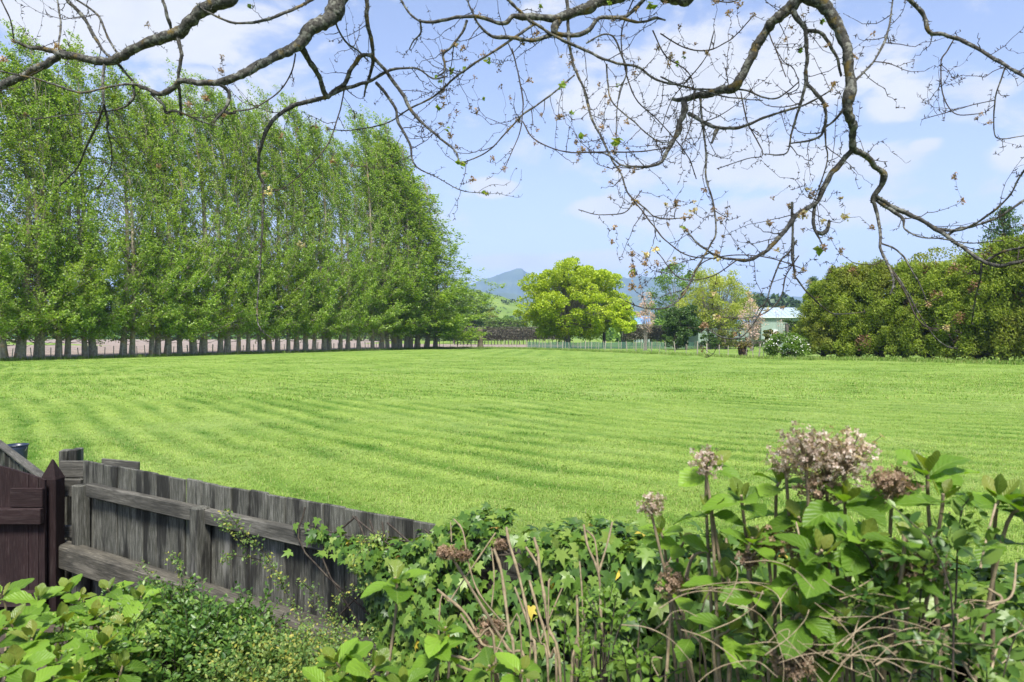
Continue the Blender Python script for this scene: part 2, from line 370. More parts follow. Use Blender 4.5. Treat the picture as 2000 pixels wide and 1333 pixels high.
# hills and mountains
def ridge(name, prof, d, depth, mt, seed, amp):
    px = np.array([p[0] for p in prof], float); py = np.array([p[1] for p in prof], float)
    xs = np.linspace(px[0], px[-1], 260); h = CAMZ + (HZ - np.interp(xs, px, py)) / F * d
    X = (xs - 1000) / F * d; T = np.linspace(0, 1, 34)
    prof_t = np.where(T < .6, np.sin(T / .6 * np.pi / 2) ** 1.2, np.cos((T - .6) / .4 * np.pi / 2))
    XX, TT = np.meshgrid(X, T, indexing='ij'); YY = d + (TT - .6) * depth
    rid = fbm(XX / d * 38, TT * 3.2, seed, 5) - .5
    ZZ = h[:, None] * prof_t[None] * (1 + amp * rid * (1 - np.abs(prof_t[None]) ** 3 * .85)) - 2
    n, mm = XX.shape; i = np.arange(n - 1)[:, None] * mm + np.arange(mm - 1)[None]
    f = np.stack([i, i + mm, i + mm + 1, i + 1], -1).reshape(-1, 4)
    mb = MB(); mb.add(np.stack([XX, YY, ZZ], -1).reshape(-1, 3), f); return mb.build(name, mt, kind='structure')
m, x = mat('forested mountain'); pos = x.n('ShaderNodeNewGeometry').outputs['Position']
c = x.ramp(x.noise(pos, .004, 6, .65), [(.35, (.030, .055, .028)), (.6, (.07, .10, .045)), (.75, (.13, .15, .08))])
finish(x, x.n('ShaderNodeBsdfPrincipled', ins={'Base Color': c, 'Roughness': .95, 'Specular IOR Level': 0}).outputs[0]); m_mt = m
ridge('mountain', [(700, 600), (860, 578), (905, 565), (935, 552), (960, 546), (985, 537), (1002, 532), (1018, 529), (1030, 532), (1046, 537), (1060, 536), (1080, 534), (1100, 535),
                   (1130, 538), (1180, 541), (1225, 545), (1245, 541), (1262, 543), (1285, 544), (1330, 552), (1400, 566), (1500, 578), (1650, 590)], 6200, 2600, m_mt, 4, .9)
ridge('mountain', [(600, 600), (880, 578), (930, 570), (975, 574), (1030, 580), (1120, 583), (1225, 578), (1290, 574), (1340, 580), (1450, 592), (1600, 600)], 4300, 1500, m_mt, 14, .9)
m, x = mat('hill pasture'); pos = x.n('ShaderNodeNewGeometry').outputs['Position']
c = x.ramp(x.noise(pos, .03, 5), [(.35, (.085, .150, .030)), (.65, (.15, .21, .055))])
c = x.mix(x.m('MULTIPLY', x.step(x.noise(x.vmul(pos, (1, .35, 1)), .11, 3), .63, .68), .8), c, (.045, .07, .025))
finish(x, x.n('ShaderNodeBsdfPrincipled', ins={'Base Color': c, 'Roughness': .95, 'Specular IOR Level': 0}).outputs[0])
hp = [(700, 590), (830, 575), (880, 566), (925, 567), (950, 569), (980, 577), (1010, 588), (1045, 604), (1090, 622), (1150, 640), (1230, 650)]
ridge('hill', hp, 760, 420, m, 7, .25)
rng = np.random.default_rng(5)
m_scrub = leaf_mat('hill scrub leaves', [(.02, .045, .015), (.05, .08, .025)], .1)
mb = MB()
for i in range(46):
    px = rng.uniform(925, 1050); hh = np.interp(px, [p[0] for p in hp], [p[1] for p in hp]); tt = rng.uniform(.05, .95)
    k = math.asin(min(1, (1 - tt) ** (1 / 1.2))) / (math.pi / 2) * .6
    d = 760 + (k - .6) * 420; h0 = CAMZ + (HZ - hh) / F * 760; z = h0 * (1 - tt)
    c0 = np.array([(px - 1000) / F * 760, d, z]); cards(mb, c0 + rng.normal(size=(26, 3)) * [1.9, 1.9, .8], 1.5, rng)
mb.build('hillside_shrubs', m_scrub, kind='stuff')

# ------------------------------------------------------------------ trees
m_pop_b = bark_mat('poplar bark', (.15, .125, .095), (.44, .39, .31), (.28, .25, .15), (.33, .22, .08), 5, .5, .05)
m_pop_l = leaf_mat('poplar leaves', [(.110, .205, .016), (.180, .300, .026), (.250, .380, .040), (.38, .48, .17)], .50, .42, .5, ((.24, .33, .04), .6), .22, ofs=.22)
m_dark_b = bark_mat('dark bark', (.05, .042, .034), (.15, .13, .11), (.16, .16, .12), None, 6, .4, .04)
m_grey_b = bark_mat('grey bark', (.12, .11, .095), (.30, .275, .24), (.24, .24, .17), None, 6, .5, .04)

def poplar_mesh(seed, H, Rr, lean):
    rng = np.random.default_rng(seed); mbt, mbl = MB(), MB()
    zt = np.linspace(0, 1, 14); sw = rng.normal(size=2) * .35
    def axis(t): return np.stack([sw[0] * np.sin(t * 3) - lean * t ** 3, sw[1] * np.sin(t * 2.6), H * .96 * t], -1)
    r0 = rng.uniform(.24, .31)
    rr = r0 * (1 - zt) ** .8 + .02; rr[0] *= 1.3
    tube(mbt, axis(zt), rr, 8)
    C_, D_, S_ = [], [], []
    for i in range(104):
        t = .062 + .90 * (i / 104) ** 1.22 + rng.uniform(-.01, .01); a = i * 2.4 + rng.normal() * .4
        env = float(np.interp(t, [.06, .14, .24, .36, .6, .8, 1], [.92, 1.2, 1.15, .72, .58, .34, .05]))
        L = Rr * env * rng.uniform(.5, 1.25) + .5
        up = .22 + 1.75 * t + rng.uniform(-.12, .18)
        dd = np.array([math.cos(a), math.sin(a), up]); dd /= np.linalg.norm(dd)
        s = np.linspace(0, 1, 7)[:, None]; L2 = L * (1 + .75 * t)
        pts = axis(np.array([t])) + dd * L2 * s + np.array([0, 0, 1.]) * (s ** 2) * L2 * .28 * (t > .2) + np.array([-1., .1, 0]) * s ** 2 * L2 * (.06 + .42 * t)
        tube(mbt, pts, np.linspace(.055 * (1.15 - t), .012, 7), 4, cap=False)
        nsub = int(4 + L2 * 1.5 + 3 * (t < .26) - 2 * (.3 < t < .6))
        for j in range(nsub):
            sj = rng.uniform(.28, 1.0) ** .8; b = pts[0] + 0
            b = np.array([np.interp(sj, s[:, 0], pts[:, k]) for k in range(3)])
            sd_ = unit(dd * .6 + rng.normal(size=3) * .75 + np.array([-.35 * (.4 + t), 0, .40 + .5 * t]))
            l = rng.uniform(.5, 1.35) * (1.0 - .25 * t)
            if j % 3 == 0: tube(mbt, [b, b + sd_ * l * .9], [.012, .006], 3, cap=False)
            nn = int(rng.uniform(16, 31) * (1.0 if t < .3 else .74)); u = rng.uniform(.15, 1.0, nn)[:, None]
            C_.append(b + sd_ * l * u + rng.normal(size=(nn, 3)) * (.17 * (1.2 - u * .7)))
            D_.append(np.tile(sd_ + [-.3, 0, -.1], (nn, 1))); S_.append(rng.uniform(.10, .185, nn))
    cards(mbl, np.concatenate(C_), np.concatenate(S_), rng, .35, np.concatenate(D_), 1.15)
    for i in range(19):          # wind-combed whips in the top
        t = rng.uniform(.58, .97); b = axis(np.array([t]))[0] + rng.normal(size=3) * [1.0, 1.0, .2] * (1.25 - t) * 1.3; L = rng.uniform(2.2, 4.2) * (1.15 - .3 * t)
        s = np.linspace(0, 1, 9)[:, None]; pts = b + np.array([-.12 + rng.normal() * .16, rng.normal() * .16, 1.0]) * L * s + np.array([-1., 0, -.15]) * s ** 2 * L * rng.uniform(.35, .62)
        tube(mbt, pts, np.linspace(.03, .006, 9), 3, cap=False); nn = 150; sj = rng.uniform(.05, 1, nn) ** .85; ii = np.clip((sj * 8).astype(int), 0, 7); fr_ = (sj * 8 - ii)[:, None]
        q = pts[ii] * (1 - fr_) + pts[ii + 1] * fr_; C_.append(q + rng.normal(size=(nn, 3)) * (.26 * (1.1 - sj[:, None] * .75))); D_.append(np.tile([-.8, 0, .35], (nn, 1))); S_.append(rng.uniform(.09, .16, nn))
    cards(mbl, np.concatenate(C_[-19:]), np.concatenate(S_[-19:]), rng, .35, np.concatenate(D_[-19:]), 1.3)
    # bare stubby shoots under the skirt
    for i in range(7):
        a = rng.uniform(0, 6.28); z = rng.uniform(1.25, 1.9); l = rng.uniform(.6, 1.4)
        q = np.array([[0, 0, z], [math.cos(a) * l * .5, math.sin(a) * l * .5, z + .02], [math.cos(a) * l, math.sin(a) * l, z + rng.uniform(-.1, .5)]])
        tube(mbt, spline(q, 3), np.linspace(.035, .01, 7), 4, cap=False)
    return mbt.mesh('poplar trunk', m_pop_b), mbl.mesh('poplar crown', m_pop_l)
pops = [poplar_mesh(100 + i, 27.5 + (i % 3) * 1.2, 3.5 + (i % 2) * .35, 1.7) for i in range(7)]
tr = [-34, 6, 35, 68, 86, 114, 138, 165, 189, 235, 261, 288, 307, 329, 352, 374, 393, 432, 448, 465, 488, 507, 524, 542, 562, 578, 599, 613, 632, 646, 663, 681, 700, 728, 745, 757, 771, 780, 790, 801, 813, 832, 850]
rng = np.random.default_rng(8)
words = 'first second third fourth fifth sixth seventh eighth ninth tenth eleventh twelfth thirteenth fourteenth fifteenth sixteenth seventeenth eighteenth nineteenth twentieth'.split()
def ordinal(n): return words[n - 1] if n <= 20 else ('twenty-' if n < 30 else 'thirty-' if n < 40 else 'forty-') + words[n % 10 - 1] if n % 10 else {30: 'thirtieth', 40: 'fortieth'}[n]
vis = [p for p in tr if p >= 0]
for i, px in enumerate(tr):
    u = (px - 1000) / F; t = (-41.4 - 58 * u) / (54 * u - 27)
    X_, Y_ = LINE0 + (LINE1 - LINE0) * t
    hs = np.interp(px, [0, 60, 300, 500, 643, 700, 760, 813], [.94, .94, .98, 1.01, 1.06, 1.09, 1.12, 1.12]) * rng.uniform(.90, 1.07)
    if px < 0: lab = 'tall green poplar whose trunk stands just past the left photo edge'
    elif i < 22: lab = f'tall green poplar, {ordinal(vis.index(px) + 1)} trunk of the row from the left photo edge'
    else: lab = f'tall green poplar, {ordinal(len(tr) - i)} trunk of the row counted from its right end'
    o = thing('poplar_tree', lab, 'tree', (X_ + rng.normal() * .12, Y_ + rng.normal() * .25, 0), rng.uniform(-.45, .45), 'poplars in the shelter row')
    if i > 37: o.rotation_euler = (0, {38: .02, 39: .03, 40: .05, 41: .07, 42: .10}[i], rng.uniform(-.2, .2))
    ws = 1.0 if px < 700 else np.interp(px, [700, 813], [1.05, 1.3])
    o.scale = (ws, ws, hs)
    tm, cm = pops[i % 7]; cs = {42: 1.75, 41: 1.9, 40: 1.8, 39: 1.6, 38: 1.4, 37: 1.2}.get(i, 1.0); hs2 = {42: .74, 41: .85, 40: .92, 39: .96}.get(i, 1.0)
    tw = rng.uniform(.78, 1.18); put('trunk', tm, o, scale=(tw, tw, hs2)); put('crown', cm, o, scale=(cs, cs, hs2))

def broad(name, label, loc, H, Rx, mt_l, mt_b, seed, clear=.15, nc=60, per=220, rc=.16, size=.22, up=.4, dome=.55, lean=(0, 0), trunk_r=.3, group=None, forks=1, cat='tree', squash=.7, elong=1.1, zbase=None):
    rng = np.random.default_rng(seed); o = thing(name, label, cat, loc, rng.uniform(-.3, .3), group)
    mbt, mbl = MB(), MB(); zc = H * (clear + (1 - clear) * .42); hz = H * (1 - clear) * .5
    fork = H * clear * .9
    stems = []
    for k in range(forks):
        a = k * 6.28 / max(1, forks) + .6; off = 0 if forks == 1 else .22 * Rx
        q = np.array([[0.15 * math.cos(a) * (forks > 1), .15 * math.sin(a) * (forks > 1), 0], [off * math.cos(a) * .5, off * math.sin(a) * .5, fork * .6], [off * math.cos(a), off * math.sin(a), fork + H * .12]])
        tube(mbt, spline(q, 4), np.linspace(trunk_r * 1.15, trunk_r * .6, 9) / (1 if forks == 1 else 1.7), 7); stems.append(q[-1])
    # clump centres in the crown's shell
    dirs = unit(rng.normal(size=(nc, 3)) + [0, 0, .15]); rad = rng.uniform(.35, .95, nc) ** .6
    cc = np.stack([dirs[:, 0] * Rx * rad + lean[0], dirs[:, 1] * Rx * rad + lean[1], zc + hz * dirs[:, 2] * rad * np.where(dirs[:, 2] > 0, 1 + dome * .35, .85)], -1)
    cc[:, 2] = np.maximum(cc[:, 2], (clear if zbase is None else zbase) * H + .1)
    for k, c0 in enumerate(cc):
        b = stems[k % len(stems)]; mid = b + (c0 - b) * .5 + np.array([0, 0, .08 * H]) * rng.uniform(.2, 1)
        pts = spline(np.array([b, mid, c0]), 3); tube(mbt, pts, np.linspace(trunk_r * .20, .012, len(pts)), 4, cap=False)
        n = int(per * rng.uniform(.5, 1.4)); r = Rx * rc * rng.uniform(.7, 1.45)
        dd = unit(rng.normal(size=(n, 3)) + [0, 0, .35]) * (rng.uniform(.25, 1, (n, 1)) ** .55) * r * [1, 1, squash]
        cards(mbl, c0 + dd, size * rng.uniform(.7, 1.25, n), rng, up, dd + [0, 0, .2 * r], elong)
    mbt.build('trunk', mt_b, o); mbl.build('crown', mt_l, o); return o

m_gold = leaf_mat('golden elm leaves', [(.25, .35, .018), (.35, .45, .024), (.45, .53, .05)], .42, .5, .35, ((.14, .21, .02), .5), .12)
m_olive = leaf_mat('grey green leaves', [(.09, .14, .05), (.15, .22, .07), (.22, .29, .11)], .38)
m_mid = leaf_mat('mid green leaves', [(.075, .15, .02), (.13, .23, .03), (.19, .30, .05)], .42)
m_dk = leaf_mat('dark evergreen leaves', [(.035, .08, .016), (.06, .12, .022), (.10, .17, .035)], .28)
m_yel = leaf_mat('birch leaves', [(.24, .28, .045), (.32, .36, .07), (.26, .28, .06)], .45, patch=((.13, .20, .04), .6), patch_scale=.2)
m_bronze = leaf_mat('bronze green leaves', [(.07, .11, .02), (.14, .18, .03), (.17, .14, .03)], .3)
m_pink = leaf_mat('pink blossom', [(.55, .36, .36), (.66, .48, .47), (.44, .33, .25)], .35)
m_hedge = leaf_mat('trimmed windbreak leaves', [(.065, .07, .04), (.11, .115, .07), (.19, .18, .13)], .18)
m_hedge2 = leaf_mat('tall hedge leaves', [(.11, .18, .03), (.18, .26, .05)], .3)
m_hazy = leaf_mat('distant conifer leaves', [(.05, .10, .04), (.09, .15, .06)], .2)

def at(px, d): return ((px - 1000) / F * d, d, 0)
m0 = lambda px, d: (px - 1000) / F * d
broad('golden_elm', 'large golden-green domed elm in the middle distance behind the post fence', at(1108, 118), 13.9, 9.6, m_gold, m_grey_b, 31, .10, 260, 230, .12, .28, dome=.75, trunk_r=.7, lean=(.7, 0), zbase=.125, squash=.7)
broad('golden_elm', 'smaller golden-green tree tucked under the right side of the domed elm', at(1218, 114), 7.2, 2.6, m_gold, m_dark_b, 32, .30, 34, 200, .26, .24, forks=3, trunk_r=.2)
broad('dark_tree', 'shaded dark tree under the right half of the golden elm', at(1180, 123), 10.5, 4.6, m_gold, m_dark_b, 36, .26, 50, 230, .2, .26, trunk_r=.35)
broad('olive_tree', 'grey-green round tree directly right of the poplar row, before the hill', at(917, 215), 16.4, 6.8, m_olive, m_dark_b, 33, .12, 80, 240, .16, .42, trunk_r=.4)
broad('bushy_tree', 'small mid-green tree in the shade at the foot of the poplar row end', at(886, 190), 9.5, 4.6, m_mid, m_dark_b, 34, .05, 44, 200, .2, .36, trunk_r=.25)
broad('pale_tree', 'pale lime tree showing over the hedge below the green hill', at(960, 330), 15.5, 4.8, m_yel, m_dark_b, 35, .1, 30, 150, .22, .6)
broad('bushy_tree', 'bushy green tree over the hedge just left of the golden elm', at(985, 320), 11.2, 7.5, m_mid, m_dark_b, 38, .05, 40, 160, .2, .6)
# birch with its green neighbour
broad('birch_tree', 'tall airy yellow-green tree with a forked pale trunk left of the shed', at(1398, 112), 13.2, 5.8, m_yel, m_grey_b, 41, .13, 130, 120, .17, .21, forks=3, trunk_r=.55, dome=.4, squash=.9)
broad('spreading_tree', 'loose green tree with long side branches behind the yellow-green tree', at(1325, 140), 16.2, 7.2, m_mid, m_grey_b, 42, .2, 90, 105, .15, .26, dome=.5, trunk_r=.3)
broad('spreading_tree', 'thin leafed tree reaching right over the shed roof', at(1432, 132), 12.6, 5.4, m_olive, m_grey_b, 48, .3, 50, 55, .18, .24, trunk_r=.25)
broad('evergreen_tree', 'dark rounded evergreen beside the low shade-cloth fence', at(1340, 104), 6.6, 3.0, m_dk, m_dark_b, 43, .20, 60, 240, .22, .2, trunk_r=.15)
broad('evergreen_bush', 'low dark evergreen bush at the left foot of the rounded evergreen', at(1322, 103), 3.9, 2.0, m_dk, m_dark_b, 49, .08, 26, 170, .25, .18, cat='bush', trunk_r=.1)
broad('dark_bush', 'dark bush beside the pale forked trunk', at(1385, 106), 2.5, 1.5, m_dk, m_dark_b, 44, .05, 22, 150, .28, .16, cat='bush')
broad('dark_bush', 'dark bush right of the pale forked trunk', at(1418, 107), 3.2, 1.8, m_bronze, m_dark_b, 45, .05, 22, 110, .28, .16, cat='bush')
broad('blossom_tree', 'slim pink blossoming tree right of the golden elm', at(1261, 100), 7.8, 1.25, m_pink, m_grey_b, 46, .28, 46, 26, .35, .15, forks=5, trunk_r=.10, dome=1.2, squash=1.0)
broad('blossom_tree', 'pink blossoming tree in front of the pale green shed', at(1468, 95), 7.2, 1.7, m_pink, m_grey_b, 47, .10, 70, 26, .27, .14, forks=5, trunk_r=.10, dome=1.0, squash=1.0)
broad('bare_sapling', 'thin sparsely leafed sapling between the blossoming tree and the dark hedge cube', at(1522, 90), 5.8, 1.1, m_pink, m_grey_b, 50, .1, 22, 8, .3, .13, forks=3, trunk_r=.09, dome=1.2)
broad('round_bush', 'small round bronze-green tree before the shed wall', at(1505, 92), 2.9, 1.0, m_bronze, m_dark_b, 51, .35, 26, 170, .3, .14, trunk_r=.07, cat='bush')

def block_hedge(name, label, a, b, hgt, thick, z0, ml, mb_, seed, dens, size, wob=.2, stems=0, group=None, cat='hedge'):
    rng = np.random.default_rng(seed); a = np.array(a, float); b = np.array(b, float); L = np.linalg.norm(b - a); d = (b - a) / L; nn = np.array([-d[1], d[0]])
    o = thing(name, label, cat, ((a + b) / 2).tolist() + [0], math.atan2(d[1], d[0]), group)
    n = int(dens * L * (hgt - z0 + thick)); u = rng.uniform(-L / 2, L / 2, n); face = rng.uniform(0, 1, n)
    h = hgt + wob * (fbm(u * .5 + seed, u * 0, seed) - .5) * 2; fr = (hgt - z0) / (hgt - z0 + thick)
    low = z0 + .5 * wob * vnoise(u * 2, u * 0, 3)
    z = np.where(face < fr, low + (h - low) * rng.uniform(0, 1, n), h); yy = np.where(face < fr, -thick / 2, rng.uniform(-thick / 2, thick / 2, n))
    back = rng.uniform(0, 1, n) < .15; yy = np.where(back, -yy, yy)
    yy += rng.normal(size=n) * .12 + wob * .6 * (fbm(u * .8, z * .8, seed + 2) - .5) * 2; z += rng.normal(size=n) * .06
    mbl = MB(); cards(mbl, np.stack([u, yy, z], -1), size * rng.uniform(.6, 1.3, n), rng, .5, None, 1.0)
    mbt = MB()
    box(mbt, (-L / 2 + .1, -thick * .28, z0 + .25), (L / 2 - .1, thick * .28, hgt - .3))
    for k in range(stems):
        xx = -L / 2 + (k + .5) * L / stems + rng.normal() * .1; tube(mbt, [[xx, rng.normal() * .2, 0], [xx + rng.normal() * .15, 0, z0 + .5]], [.10, .07], 5, cap=False)
    mbl.build('foliage', ml, o); mbt.build('stems', mb_, o); return o
hd = 165
block_hedge('windbreak_hedge', 'long grey-brown clipped windbreak hedge behind the ploughed strip', (m0(884, hd), hd), (m0(1100, hd + 8), hd + 8), 4.0, 2.2, 1.0, m_hedge, m_dark_b, 61, 60, .26, .15, 34)
block_hedge('windbreak_hedge', 'grey-brown clipped windbreak hedge between the golden elm and the dark evergreen', (m0(1215, 150), 150), (m0(1335, 150), 150), 4.1, 2.2, 1.1, m_hedge, m_dark_b, 62, 60, .26, .15, 18)
block_hedge('tall_hedge', 'bright green hedge rising above the grey-brown windbreak', (m0(905, 230), 230), (m0(1030, 236), 236), 7.0, 3, .4, m_hedge2, m_dark_b, 63, 30, .45, .6)
block_hedge('hedge_cube', 'dark clipped hedge block in front of the shed end', (m0(1535, 84), 84), (m0(1580, 84), 84), 3.8, 2, .1, m_dk, m_dark_b, 64, 190, .17, .25)
block_hedge('low_hedge', 'low dark hedge along the foot of the pale green shed', (m0(1385, 118), 118), (m0(1500, 118), 118), 1.5, 1.2, .05, m_dk, m_dark_b, 65, 90, .18, .3)

# far treelines that read as one mass
rng = np.random.default_rng(77)
def far_mass(name, px0, px1, d, h0, h1, ml, seed, n, size, rr):
    rng = np.random.default_rng(seed); mb = MB()
    for i in range(n):
        px = rng.uniform(px0, px1); dd = d * rng.uniform(.97, 1.08); h = rng.uniform(h0, h1); xx = m0(px, dd); r = rr * rng.uniform(.6, 1.3)
        k = 90; z = rng.uniform(0, 1, k) ** .8; pr = r * np.sin(np.clip(1.12 - z, 0, 1) ** .7 * np.pi / 2); a = rng.uniform(0, 6.28, k)
        cards(mb, np.stack([xx + np.cos(a) * pr, dd + np.sin(a) * pr, z * h], -1), size * rng.uniform(.7, 1.3, k), rng, .5)
    mb.build(name, ml, kind='stuff')
far_mass('far_woods', 1225, 1330, 520, 14, 22, m_hazy, 1, 40, 3.2, 5)
far_mass('far_woods', 1440, 1600, 420, 20, 27, m_hazy, 2, 60, 2.8, 4)
far_mass('far_willows', 1430, 1640, 250, 9, 12.0, m_yel, 3, 50, 1.6, 4)
far_mass('far_woods', 1195, 1420, 260, 5, 9, m_mid, 4, 60, 1.5, 4)
far_mass('far_woods', 850, 1010, 420, 6, 12, m_mid, 6, 50, 1.9, 5)
far_mass('far_woods', 700, 900, 300, 10, 18, m_olive, 7, 50, 1.6, 5)
far_mass('far_woods', -500, 700, 480, 6, 11, m_mid, 8, 160, 2.4, 6)

# right-hand shelter belt of conifers
m_con = leaf_mat('cryptomeria sprays', [(.130, .190, .022), (.215, .290, .034), (.30, .37, .05)], .42, .6, .25, ((.21, .19, .045), .4), .25, ofs=.25)
m_brown = leaf_mat('dead conifer sprays', [(.14, .07, .035), (.22, .12, .06)], .15)
def conifer_mesh(seed, H, Rr):
    rng = np.random.default_rng(seed); mbt, mbl = MB(), MB()
    tube(mbt, [[0, 0, 0], [.1, 0, H * .5], [0, .1, H * .92]], [.27, .17, .03], 7)
    nb = 135
    for i in range(nb):
        t = (i / nb) ** .95; z = .22 + (H - .6) * t; a = i * 2.4 + rng.normal() * .5
        prof = Rr * (max(.0, math.sin(math.pi * (.42 + .56 * t) ** 1.0)) ** .55 if t < .97 else .25) * rng.uniform(.62, 1.22)
        c0 = np.array([math.cos(a) * prof * .78, math.sin(a) * prof * .78, z + .15 * prof])
        tube(mbt, [[0, 0, max(.3, z - .6)], c0], [.04, .012], 4, cap=False)
        n = int(rng.uniform(110, 190)); o_ = unit(np.array([math.cos(a), math.sin(a), .55]))
        dd = unit(rng.normal(size=(n, 3)) + o_ * .8) * (rng.uniform(.15, 1, (n, 1)) ** .5) * rng.uniform(.42, .78)
        cards(mbl, c0 + dd, .075 * rng.uniform(.7, 1.3, n), rng, .15, dd * .6 + o_ + [0, 0, .4], 2.6, 1 if rng.uniform() < .035 else 0, .06)
        n = 16; dd = unit(rng.normal(size=(n, 3))) * (rng.uniform(.0, 1, (n, 1))) * .6
        cards(mbl, c0 * [.72, .72, 1] + dd, .2, rng, .15, None, 1.4)
    return mbt.mesh('conifer trunk', m_dark_b), mbl.mesh('conifer crown', [m_con, m_brown])
cons = [conifer_mesh(200 + i, 8.0, 2.55) for i in range(4)]
hc = [(1608, 65.5, .88, 1.0), (1640, 64, 1.03, 1.0), (1678, 63, 1.05, 1.05), (1722, 61.5, 1.06, 1.0), (1768, 60, 1.02, 1.0), (1812, 58.5, 1.0, 1.0), (1858, 57, .99, 1.05), (1908, 55.5, 1.06, 1.05), (1962, 54, 1.18, 1.1), (2020, 52.5, 1.2, 1.1), (2080, 51, 1.2, 1.1)]
for i, (px, d, hs, ws) in enumerate(hc):
    if px > 2000: lab = f'olive-green conifer of the right shelter belt, {"partly" if px < 2050 else "almost wholly"} past the right photo edge'
    elif i == 0: lab = 'low olive-green conifer at the left end of the right shelter belt'
    else: lab = f'olive-green feathery conifer, {ordinal(i + 1)} of the right shelter belt from its left end'
    o = thing('cypress_tree', lab, 'tree', (m0(px, d), d, 0), rng.uniform(0, 6.28), 'conifers in the right shelter belt'); o.scale = (ws, ws, hs)
    tm, cm = cons[i % 4]; put('trunk', tm, o); put('crown', cm, o)
def pine(label, px, d, H, Rr, seed, mt_l):
    rng = np.random.default_rng(seed); o = thing('pine_tree', label, 'tree', (m0(px, d), d, 0)); mbt, mbl = MB(), MB()
    tube(mbt, [[0, 0, 0], [0, 0, H * .95]], [.35, .04], 6)
    for i in range(90):
        t = (i / 90); z = H * (.15 + .84 * t); a = i * 2.4; r = Rr * (1 - t) ** .7 * rng.uniform(.7, 1.15) + .2
        e = np.array([math.cos(a) * r, math.sin(a) * r, z + r * .1]); tube(mbt, [[0, 0, z - .2 * r], e], [.05, .015], 4, cap=False)
        for s in np.linspace(.3, 1, max(2, int(r * 1.6))):
            n = 46; c0 = np.array([0, 0, z - .2 * r]) * (1 - s) + e * s
            dd = unit(rng.normal(size=(n, 3)) + [0, 0, .2]) * rng.uniform(.2, 1, (n, 1)) * .75 * [1, 1, .6]; cards(mbl, c0 + dd, .16, rng, .3, dd + e * .1, 1.7)
    mbt.build('trunk', m_dark_b, o); mbl.build('crown', mt_l, o)
pine('dark green pine rising behind the right end of the shelter belt', 1962, 84, 17.2, 5.2, 91, m_dk)
pine('bluish pine top showing beyond the left end of the shelter belt', 1588, 150, 14.5, 3.4, 92, m_hazy)
broad('willow_tree', 'pale yellow-green tree top showing above the middle of the shelter belt', at(1850, 80), 11.8, 6.0, m_yel, m_grey_b, 93, .2, 80, 150, .17, .2, trunk_r=.3)
broad('flowering_bush', 'rounded bush dotted with small white flowers at the left foot of the conifer belt', at(1535, 63), 2.15, 2.0, m_mid, m_dark_b, 94, .02, 44, 190, .22, .12, cat='bush', trunk_r=.06)
o = [q for q in bpy.data.objects if q.name.startswith('flowering_bush')][0]
mb = MB(); rng = np.random.default_rng(3); dd = unit(rng.normal(size=(260, 3)) + [0, -.6, .6]); cards(mb, dd * [2.0, 1.8, 1.15] + [0, 0, .95], .11, rng, .3)
m_white = plain('white petals', (.75, .75, .70), .6); mb.build('blossom', m_white, o, kind='stuff')
# ------------------------------------------------------------------ stump, posts, shed, fern
m_post = wood_mat('weathered fence post wood', (.19, .165, .13), (.33, .30, .245), (.13, .115, .09), (.46, .43, .36), mildew=.3)
m_wire = plain('galvanised wire', (.30, .30, .29), .5, .6)
m_stump = wood_mat('bleached dead trunk', (.15, .12, .08), (.25, .205, .145), (.10, .08, .055), (.33, .28, .205), mildew=.25)
o = thing('dead_tree_stump', 'tall broken pale tree stump standing alone at the far corner of the paddock', 'stump', at(938, 120))
mb = MB(); rng = np.random.default_rng(4); zz = np.linspace(0, 3.1, 12); tube(mb, np.stack([.05 * np.sin(zz), zz * 0, zz], -1), .42 + .12 * np.exp(-zz * 2) + .04 * np.sin(zz * 5), 12); mb.build('trunk', m_stump, o)
mb = MB(); tube(mb, [[-.18, 0, 2.95], [-.22, 0, 3.5], [-.12, 0, 3.75]], [.16, .12, .02], 6); tube(mb, [[.2, .05, 2.95], [.22, 0, 3.3]], [.15, .05], 6); mb.build('splinters', m_stump, o)

def post_mesh(h, r, seed, square=False):
    mb = MB()
    if square: box(mb, (-r, -r * .7, -.1), (r, r * .7, h), 0, r * .15)
    else: tube(mb, [[0, 0, -.1], [0, 0, h * .5], [0, 0, h]], [r, r * .97, r * .9], 8)
    return mb.mesh('post', m_post, smooth=not square)
pm = [post_mesh(1.08, .032, 0, True), post_mesh(1.2, .05, 1, True), post_mesh(1.25, .07, 2)]
def wire_fence(label, pts, zs, scale, spacing_posts, group=None):
    """pts: plan positions of the posts and battens along the run"""
    o = thing('wire_fence', label, 'fence', (pts[0][0], pts[0][1], 0), 0, group); rng = np.random.default_rng(len(pts))
    for i, (a, b, kind) in enumerate(pts):
        put('fence_post', pm[kind], o, (a - pts[0][0], b - pts[0][1], 0), (rng.normal() * .05, rng.normal() * .07, rng.uniform(-.4, .4)), (1, 1, scale * rng.uniform(.9, 1.08)))
    mb = MB()
    for z in zs: tube(mb, [[a - pts[0][0], b - pts[0][1] - .04, z + .02 * math.sin(i)] for i, (a, b, k) in enumerate(pts)], .0045, 3, cap=False)
    mb.build('wires', m_wire, o); return o
q = []
for i in range(88):
    t = -.14 + i / 88 * 1.16; a = LINE0 + (LINE1 - LINE0) * t + np.array([.894, -.447]) * .85
    q.append((a[0] + (i % 3) * .05, a[1], 1 if i % 4 == 0 else 0))
wire_fence('post and wire fence with pale battens running along the foot of the poplar row', q, (.25, .45, .65, .85, 1.0), 1.0, 4)
px_list = [858, 866, 880, 893, 905, 912, 920, 953, 961, 974, 984, 994, 1000, 1009, 1017, 1028, 1039, 1053, 1065, 1077, 1089, 1099, 1112, 1129, 1143, 1155, 1169, 1181, 1193, 1213, 1225, 1242, 1257, 1272, 1287, 1301, 1319, 1340, 1362, 1381, 1405, 1422, 1443, 1456, 1471, 1482, 1491]
